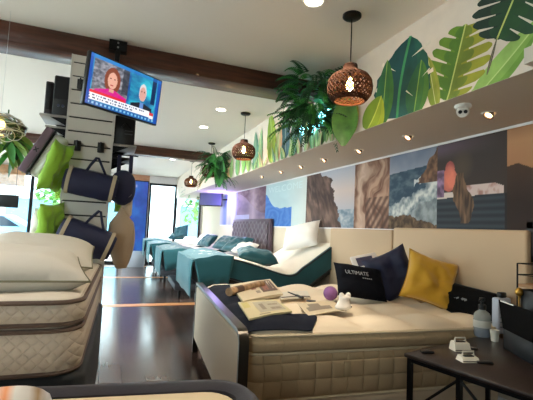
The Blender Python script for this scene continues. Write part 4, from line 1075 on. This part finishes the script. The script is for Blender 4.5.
# glass pendant at left edge with plant
gp = thing('glass_pendant', 'clear lobed glass pendant with warm bulb at left edge of photo', 'pendant lamp', at(0,125,'y',3.6))
gg = glass_mat('clear lamp glass', (232,238,238), .35, .03)
MB().lathe([(.03,.1),(.07,.09),(.14,.05),(.185,-.0),(.17,-.05),(.10,-.085),(.03,-.09)], n=32, cap=False).build('glass_bowl', gg, gp)
for zz, rr in ((.05,.142),(.0,.188),(-.05,.172)):
    MB().tube([(rr*math.cos(a*PI/16), rr*math.sin(a*PI/16), zz) for a in range(32)], .004, 5, closed=True).build('glass_rib', mat('bright glass rib', (205,208,202), .3, spec=.6), gp)
for k in range(5):
    a = k*2*PI/5; q = MB(); q.tube([(.10*math.cos(a)+.055*math.cos(b_)*1.0, .10*math.sin(a), .0-.06+.05*math.sin(b_)) for b_ in [i*PI/10 for i in range(20)]], .003, 5, closed=True); q.build('glass_ring', MATS['bright glass rib'], gp)
MB().lathe([(.001,.04),(.02,.04),(.035,.01),(.03,-.02),(.001,-.035)], n=16).build('bulb', mat('amber bulb', (255,214,120), .4, emis=(255,205,110), estr=6), gp)
MB().tube([(0,0,.1), (0,0,ZC-gp.location.z)], .0012, 5).build('cord', MATS['steel'], gp)
pp_ = thing('hanging_leaves', 'spray of green leaves hanging below the clear glass lamp', 'plant', at(6,140,'y',3.75))
mb = MB(); rnd = random.Random(3)
for k in range(44):
    a = rnd.uniform(-.4, PI+.4); leafblade(mb, (rnd.uniform(-.1,.08),rnd.uniform(-.04,.06),rnd.uniform(-.06,.06)), (math.cos(a)*.8, rnd.uniform(-.5,.5), rnd.uniform(-1.0,.1)), rnd.uniform(.12,.26), rnd.uniform(.02,.035), .9, rnd.choice((0,1,1,2)), 7, side=(rnd.uniform(.3,1),rnd.uniform(-1,1),.3))
mb.build('leaves', [g1, g2, g3], pp_)
MB().tube([(0,0,.0),(0,0,.25)], .006, 5).build('stem', g1, pp_)

# white bed at far left by the windows
fb2 = thing('display_bed', 'sunlit white display bed at far left beneath the storefront window', 'bed', (-3.3,5.4,0))
mb = MB(); block(mb, 0, 0, 1.9, 1.7, .42, .86, .12, .01, .02, .04); mb.build('mattress', whitec, fb2)
mb = MB(); block(mb, .02, .02, 1.88, 1.68, .12, .42, .06, 0, 0, .02); mb.build('base', whitew, fb2)
for x in (.15,1.75):
    for y in (.15,1.55): MB().lathe([(.025,0),(.03,.12)], (x,y,0), n=10).build('leg', black, fb2)
pillow('bed_pillow', 'cream pillow on the sunlit white bed at far left', 'pillow', .7, .45, .2, (-1.75,5.85,.98), (1,.1,0), (0,1,.1), mat('warm cream cotton', (236,214,190), .8), 41, None, .04, .008)

# ---------------------------------------------------------------- foreground bed (bottom edge) and striped cushion
fgb = thing('low_bed', 'cream bed with dark navy upholstered rim at bottom edge of photo', 'bed', (.60,1.80,0), (0,0,R(-8)))
mb = MB(); out = rrect(-1.55,-2.2,.06,.05,.20,7); inn = rrect(-1.46,-2.11,-.03,-.04,.11,7)
rs = [[(p[0],p[1],z) for p in o_] for o_, z in ((out,.12),(out,.63),([((a[0]*.7+b_[0]*.3),(a[1]*.7+b_[1]*.3)) for a, b_ in zip(out,inn)],.652),([((a[0]*.3+b_[0]*.7),(a[1]*.3+b_[1]*.7)) for a, b_ in zip(out,inn)],.652),(inn,.63),(inn,.12))]
mb.rings(rs, False, False); mb.build('upholstered_rim', mat('dark navy upholstery', (34,32,42), .75, bump=.1, bscale=100, sheen=.2), fgb)
mb = MB(); block(mb, -1.455, -2.10, -.035, -.045, .2, .632, .13, 0, .012, .02); mb.build('mattress', mat('pale cream top', (214,196,164), .8, bump=.15, bscale=30), fgb)
for x in (-1.45,-.05):
    for y in (-2.05,-.12): MB().lathe([(.02,0),(.03,.13)], (x,y,0), n=10).build('leg', black, fgb)
# striped cushion
sm = bpy.data.materials.new('striped satin'); sm.use_nodes = True; nt = sm.node_tree; b = nt.nodes['Principled BSDF']; tc = nt.nodes.new('ShaderNodeTexCoord'); sx = nt.nodes.new('ShaderNodeSeparateXYZ'); cr = nt.nodes.new('ShaderNodeValToRGB')
mr = nt.nodes.new('ShaderNodeMapRange'); mr.inputs[1].default_value = .02; mr.inputs[2].default_value = .34
nt.links.new(tc.outputs['Object'], sx.inputs[0]); nt.links.new(sx.outputs[0], mr.inputs[0]); nt.links.new(mr.outputs[0], cr.inputs[0]); nt.links.new(cr.outputs[0], b.inputs['Base Color']); b.inputs['Roughness'].default_value = .45
cr.color_ramp.interpolation = 'LINEAR'
stops = [(0,(225,215,205)),(.3,(228,214,205)),(.42,(236,150,95)),(.5,(225,220,212)),(.62,(206,198,190)),(.7,(146,112,60)),(.78,(214,208,204)),(.86,(180,172,168)),(.93,(222,216,210))]
el = cr.color_ramp.elements
while len(el) > 1: el.remove(el[0])
el[0].position = 0; el[0].color = lin(stops[0][1])
for p_, c_ in stops[1:]: e = el.new(p_); e.color = lin(c_)
sc_ = thing('striped_cushion', 'shiny white round cushion with orange and tan stripes in bottom left corner', 'cushion', (-.42,1.50,.70), (0,R(-2),R(6)))
MB().lathe([(max(.002,.105*(1-abs(s_)**5)**.5), .30*s_) for s_ in [-1+2*i/26 for i in range(27)]], n=26, M=Matrix.Rotation(R(90),4,'Y')).build('cover', sm, sc_)
# ---------------------------------------------------------------- side table and what stands on it
TZ = .65
Tc = at(404,353,'z',TZ); Tc.z = 0
tb = thing('side_table', 'dark wood table with black metal legs in lower right corner', 'table', Tc, (0,0,R(14)))
wood = mat('espresso wood top', (32,22,19), .42, bump=.1, bscale=20, var=.25, vscale=6, stretch=(1,10,10), coat=.1)
TW, TD = .98, .95      # along local x, and towards camera along -y
MB().rbox((0,-TD,TZ-.022), (TW,0,TZ), .003, 1).build('tabletop', wood, tb)
LEG = [(.02,-.03),(.02,-.33),(.02,-TD+.03),(TW-.03,-.03),(TW-.03,-TD+.03)]
for x, y in LEG: MB().box((x-.013,y-.013,0), (x+.013,y+.013,TZ-.022)).build('leg', black, tb)
MB().tube([(.02,-.03,.32),(.02,-.33,.60)], .008, 6).build('brace', black, tb)
MB().tube([(.02,-.33,.6),(.02,-TD+.03,.1)], .008, 6).build('brace', black, tb)
MB().box((.01,-TD+.03,TZ-.045), (.03,-.03,TZ-.022)).build('rail', black, tb)
def ontab(u, v, z=TZ): return at(u, v, 'z', z)
# bottle of blue liquid
p = ontab(482,336); t = thing('spray_bottle', 'clear bottle half full of blue liquid with black pump on table', 'bottle', p); t.scale = (1.65,)*3
clear = mat('clear plastic', (190,192,186), .15, alpha=.5)
MB().lathe([(.001,0),(.032,.0),(.035,.006),(.035,.085),(.03,.1),(.014,.112),(.013,.12)], n=24, cap=False).build('body', clear, t)
MB().lathe([(.001,.004),(.032,.004),(.033,.03),(.001,.03)], n=24).build('liquid', mat('blue liquid', (20,80,160), .2, emis=None), t)
MB().lathe([(.0355,.04),(.0355,.07)], n=24, cap=False).build('wrap_label', mat('pale grey label', (190,186,176), .5), t)
q = MB().lathe([(.001,.115),(.016,.115),(.016,.135),(.007,.138),(.007,.15),(.012,.152),(.012,.165),(.001,.167)], n=16); q.tube([(0,0,.16),(-.03,-.01,.155)], .005, 6); q.build('pump', blackp, t)
# carton bottle behind
p = ontab(501,334); t = thing('lotion_bottle', 'white squared bottle with blue label patch and black cap behind the dark tablet case', 'bottle', p+Vector((.03,.02,0))); t.scale = (1.6,)*3
MB().rbox((-.042,-.02,0), (.042,.02,.165), .008, 2).build('body', mat('pale blue white plastic', (188,194,208), .4), t)
MB().box((.008,-.0212,.07), (.034,-.0205,.145)).build('blue_label', mat('label blue', (44,78,150), .5), t)
for k in range(4): MB().box((-.034,-.0212,.03+k*.022), (-.002,-.0205,.036+k*.022)).build('printed_line', mat('label grey blue', (120,130,150), .5), t)
MB().rbox((-.018,-.014,.165), (.018,.014,.19), .004, 1).build('cap', blackp, t)
# laptop-like dark folder stand
pL = at(497,291,'y',1.95)
lp = thing('tablet_stand', 'dark grey tablet case propped open on table at right edge', 'tablet'); 
A_, B_, C_, D_ = ontab(503,348), ontab(560,382), None, None
exv = (B_-A_).normalized()
lp.matrix_world = frame_M(A_, exv, (-exv.y, exv.x, 0))
slate = mat('slate leather', (8,9,10), .85, bump=.1, bscale=150, spec=.1)
Minv = lp.matrix_world.inverted()
MB().rbox((0,0,0), (.34,.16,.125), .004, 1).build('case_body', mat('blue grey leather', (28,33,38), .6, bump=.1, bscale=150), lp)
lidm = frame_M((0,.005,.125), (1,0,0), (-.10,.02,.20))
MB().add([lidm @ Vector(p_) for p_ in ((-.0,0,-.006),(.34,0,-.006),(.34,.17,-.006),(-.10,.17,-.006),(-.0,0,.006),(.34,0,.006),(.34,.17,.006),(-.10,.17,.006))], [(0,3,2,1),(4,5,6,7),(0,1,5,4),(1,2,6,5),(2,3,7,6),(3,0,4,7)]).build('lid', slate, lp)
MB().box((-.07,.163,.0062), (.10,.171,.0075), M=lidm).build('edge_highlight', mat('white highlight paint', (225,225,222), .4), lp)  # pale strip painted in as the highlight along the lid's top edge
# white desk punches
whp = mat('white glossy plastic', (220,214,200), .4)
def punch(label, u, v, rz, open_=False):
    p = ontab(u, v); t = thing('desk_dispenser', label, 'dispenser', p, (0,0,rz), group='small white dispensers on table'); t.scale = (1.2,)*3
    MB().add([(-.045,-.03,0),(.045,-.03,0),(.045,.03,0),(-.045,.03,0),(-.04,-.018,.04 if not open_ else .02),(.04,-.018,.04 if not open_ else .02),(.04,.02,.045 if not open_ else .026),(-.04,.02,.045 if not open_ else .026)],
             [(0,3,2,1),(4,5,6,7),(0,1,5,4),(1,2,6,5),(2,3,7,6),(3,0,4,7)]).build('body', whp, t)
    z = .045 if not open_ else .026
    MB().tube([(-.03,.0,z-.004),(-.028,.0,z+.018),(.028,.0,z+.018),(.03,.0,z-.004)], .0045, 6).build('handle', whp, t)
    MB().box((-.024,-.01,z-.003), (.024,.014,z+.001)).build('slot', blackp, t)
    MB().box((-.043,-.0295,.004), (.043,-.028,.008)).build('edge_strip', mat('dark base strip', (50,40,36), .5), t)
    return t
punch('white lidded dispenser, left one, on dark table', 460, 350, R(-14))
punch('flatter white dispenser on dark table, beside the small black phone', 468, 361, R(-14), True)
p = ontab(484,363); tag(MB().rbox((-.045,-.02,0), (.045,.02,.012), .004, 1).build('phone', blackp, loc=p, rot=(0,0,R(-25))), 'small black phone lying beside the flatter white dispenser', 'phone')
p = ontab(472,349); tag(MB().rbox((-.02,-.008,0), (.035,.008,.014), .004, 1).build('binder_clip', mat('grey clip', (90,84,78), .5, .3), loc=p, rot=(0,0,R(-40))), 'grey clip leaning between the two white dispensers', 'clip')
p = ontab(427,353); t = thing('small_case', 'flat black oval case lying near left corner of table', 'case', p, (0,0,R(-20)))
MB().rbox((-.04,-.018,0), (.04,.018,.016), .008, 3).build('body', blackp, t); MB().rbox((-.01,-.005,.016), (.012,.005,.019), .002, 1).build('button', mat('grey button', (60,60,62), .5), t)
p = ontab(497,330); t = thing('charging_cable', 'thin black looped cable beside the lotion bottle', 'cable', p)
tag(t, t['label'], 'cable'); MB().tube([(.0+.03*math.cos(a), .0, .045+.045*math.sin(a)) for a in [i*PI/10 for i in range(4,19)]], .0022, 5).build('wire', black, t)
MB().rbox((-.01,-.008,0), (.01,.008,.012), .002, 1).build('plug', blackp, t)
p = ontab(505,345,TZ); t = thing('paper_cup', 'white cup tucked beside the dark tablet case', 'cup', p+Vector((.015,.09,0)))
MB().lathe([(.001,.0),(.022,.0),(.03,.075),(.027,.075),(.02,.004),(.001,.004)], n=20, cap=False).build('cup', whp, t)
MB().tube([(.0295*math.cos(a*PI/10), .0295*math.sin(a*PI/10), .075) for a in range(20)], .002, 5, closed=True).build('lip', whp, t)

# second stand behind the table: wire rack with brass ornament, framed picture
rk = thing('wire_rack', 'black wire organiser rack standing on back of the dark table at right edge', 'rack', (2.72,1.86,TZ))
q0 = at(523,264,'y',1.9); q0.z -= TZ; dx = .0
rx = q0.x-2.72; ry = 1.9-1.86
for x in (rx, rx+.2):
    for y in (ry-.12, ry+.04): MB().tube([(x,y,0),(x,y,q0.z)], .006, 6).build('post', black, rk)
for z in (.03,.15,q0.z-.075,q0.z):
    m_ = MB(); m_.tube([(rx,ry-.12,z),(rx+.2,ry-.12,z),(rx+.2,ry+.04,z),(rx,ry+.04,z)], .005, 6, closed=True); m_.build('shelf_rail', black, rk)
MB().box((rx,ry-.12,q0.z-.155), (rx+.2,ry+.04,q0.z-.135)).build('shelf_board', mat('light oak board', (150,112,76), .6), rk)
MB().rbox((rx+.01,ry-.11,.01), (rx+.19,ry+.03,q0.z-.17), .01, 1).build('storage_bin', blackp, rk)
p = at(519,292,'y',1.93); t = thing('brass_ornament', 'small brass knobbed ornament standing behind tablet case', 'ornament', (p.x,p.y,TZ))
hz = p.z-TZ
MB().lathe([(.001,0),(.03,0),(.03,.008),(.006,.014),(.006,hz-.03),(.001,hz-.03)], n=18).build('stem', mat('brass', (190,148,70), .3, .9), t)
q = MB(); blob(q, (0,0,hz), (.026,.03)); q.build('knob', MATS['brass'], t)
MB().tube([(0,0,hz-.05),(.03,0,hz-.02),(.06,.0,hz-.06),(.07,0,.06)], .006, 6).build('arm', MATS['brass'], t)
p0 = at(527,222,'x',2.96); 
pf = thing('picture_frame', 'dark framed panel on wall at far right edge of photo', 'picture frame', (2.985,p0.y,0))
zt_, zb_ = p0.z, at(527,262,'x',2.96).z
w_ = .4
mfr = MB(); mfr.box((-.03,-w_,zb_), (0,0,zb_+.05)).box((-.03,-w_,zt_-.05), (0,0,zt_)).box((-.03,-.05,zb_), (0,0,zt_)).box((-.03,-w_,zb_), (0,-w_+.05,zt_)); mfr.build('frame', mat('dark bronze moulding', (40,32,28), .4, .3), pf)
MB().box((-.012,-w_+.05,zb_+.05), (-.004,-.05,zt_-.05)).build('picture', mat('muted grey print', (110,100,96), .5), pf)

# ---------------------------------------------------------------- outside the storefront
gm = mat('pale concrete', (214,212,206), .9, var=.1)
struct(MB().box((-40,YF+.2,-.12), (40,60,-.02)).box((-40,-40,-.12), (XL-.2,YF+.2,-.02)).box((XL-.2,-40,-.12), (40,YB-.2,-.02)).build('pavement', gm))
def building(lab, x0, x1, y, h, m, aw):
    t = thing('street_building', lab, 'building', ((x0+x1)/2, y, 0)); w_ = (x1-x0)/2
    MB().box((-w_,0,-.02), (w_,5,h)).build('facade', m, t)
    for k in range(3): 
        xx = -w_+2*w_*(k+.2)/3
        MB().box((xx,-.03,.6), (xx+2*w_*.2,.02,2.6)).build('window', mat('street window', (90,130,150), .2), t)
    MB().box((-w_,-.9,2.9), (w_,.0,3.4)).build('awning', aw, t)
building('pale building with blue awning across the street, right window view', -1.5, 13, 27, 7, mat('pale stucco', (214,220,222), .8), mat('sky blue awning', (150,206,226), .7))
building('white building across the street, seen through the left window', -16, -2.5, 29, 6, mat('white stucco', (226,226,224), .8), mat('slate blue awning', (176,200,222), .7))
bark = mat('bark', (110,90,72), .9); folg = mat('street foliage', (96,146,70), .8, var=.4, vscale=3)
def tree(lab, x, y, h, r):
    t = thing('street_tree', lab, 'tree', (x,y,-.02)); rnd = random.Random(int(x*10))
    MB().tube([(0,0,0),(.05,0,h*.4),(.0,.05,h*.7)], [.13,.1,.06], 8).build('trunk', bark, t)
    mb = MB()
    for k in range(300):
        d = Vector((rnd.gauss(0,1),rnd.gauss(0,1),rnd.gauss(0,1))).normalized()*r*rnd.random()**.4
        leafblade(mb, d+Vector((0,0,h*.75)), (rnd.uniform(-1,1),rnd.uniform(-1,1),rnd.uniform(-.6,.6)), .3, .1, .5, 0, 3)
    mb.build('crown', folg, t)
tree('leafy street tree outside the far right window', 4.2, 19, 3.2, 1.2)
tree('leafy street tree outside the left storefront window', -2.1, 20, 3.4, 1.1)
def car(lab, x, y, m):
    t = thing('car', lab, 'car', (x,y,0))
    side = [(-2.1,.35),(-2.15,.75),(-1.9,.95),(-1.1,1.02),(-.6,1.42),(.7,1.45),(1.4,1.05),(2.0,.95),(2.15,.7),(2.1,.35)]
    MB().prism(side, -.85, .85, M=Matrix.Rotation(R(90),4,'X')).build('body', m, t)
    MB().prism([(-1.0,1.02),(-.56,1.36),(.66,1.39),(1.2,1.04)], -.86, .86, M=Matrix.Rotation(R(90),4,'X')).build('windows', mat('car glass', (40,50,60), .1), t)
    for xx in (-1.35,1.35):
        for yy in (-.8,.8): MB().lathe([(.001,-.1),(.3,-.1),(.32,0),(.3,.1),(.001,.1)], n=20, M=Matrix.Translation((xx,yy,.32)) @ Matrix.Rotation(R(90),4,'X')).build('wheel', blackp, t)
car('pale blue car parked outside the left storefront window', -4.2, 17.5, mat('pale blue car paint', (120,170,214), .3, coat=.5))

# ---------------------------------------------------------------- light
wd = bpy.data.worlds.new('world'); SC.world = wd; wd.use_nodes = True
bg = wd.node_tree.nodes['Background']; bg.inputs[0].default_value = (.92,.95,1,1); bg.inputs[1].default_value = 7.5
# window portals: sky sampling only, they give off no light of their own
for x0, x1 in ((-3.9,.35), (1.17,2.95)):
    l = bpy.data.lights.new('window_portal', 'AREA'); l.shape = 'RECTANGLE'; l.size = x1-x0; l.size_y = ZH; l.cycles.is_portal = True
    o = bpy.data.objects.new('window_portal', l); COL.objects.link(o); o.location = ((x0+x1)/2, YF+.18, ZH/2); o.rotation_euler = (R(-90),0,0)
for sx_, sy_, lc, ro in ((10.8,2.23,(XL-.2,7.8,1.6),(0,R(-90),0)), (1.5,1.83,(-2.65,YB-.2,1.8),(R(90),0,0))):
    l = bpy.data.lights.new('window_portal', 'AREA'); l.shape = 'RECTANGLE'; l.cycles.is_portal = True
    l.size, l.size_y = (sx_, sy_) if ro[0] else (sy_, sx_)
    o = bpy.data.objects.new('window_portal', l); COL.objects.link(o); o.location = lc; o.rotation_euler = ro
vs_ = SC.view_settings
vs_.view_transform = 'Standard'; vs_.look = 'None'; vs_.exposure = 0.9; vs_.gamma = 1; vs_.use_curve_mapping = False
SC.cycles.use_denoising = True
try: SC.cycles.sample_clamp_indirect = 6
except Exception: pass
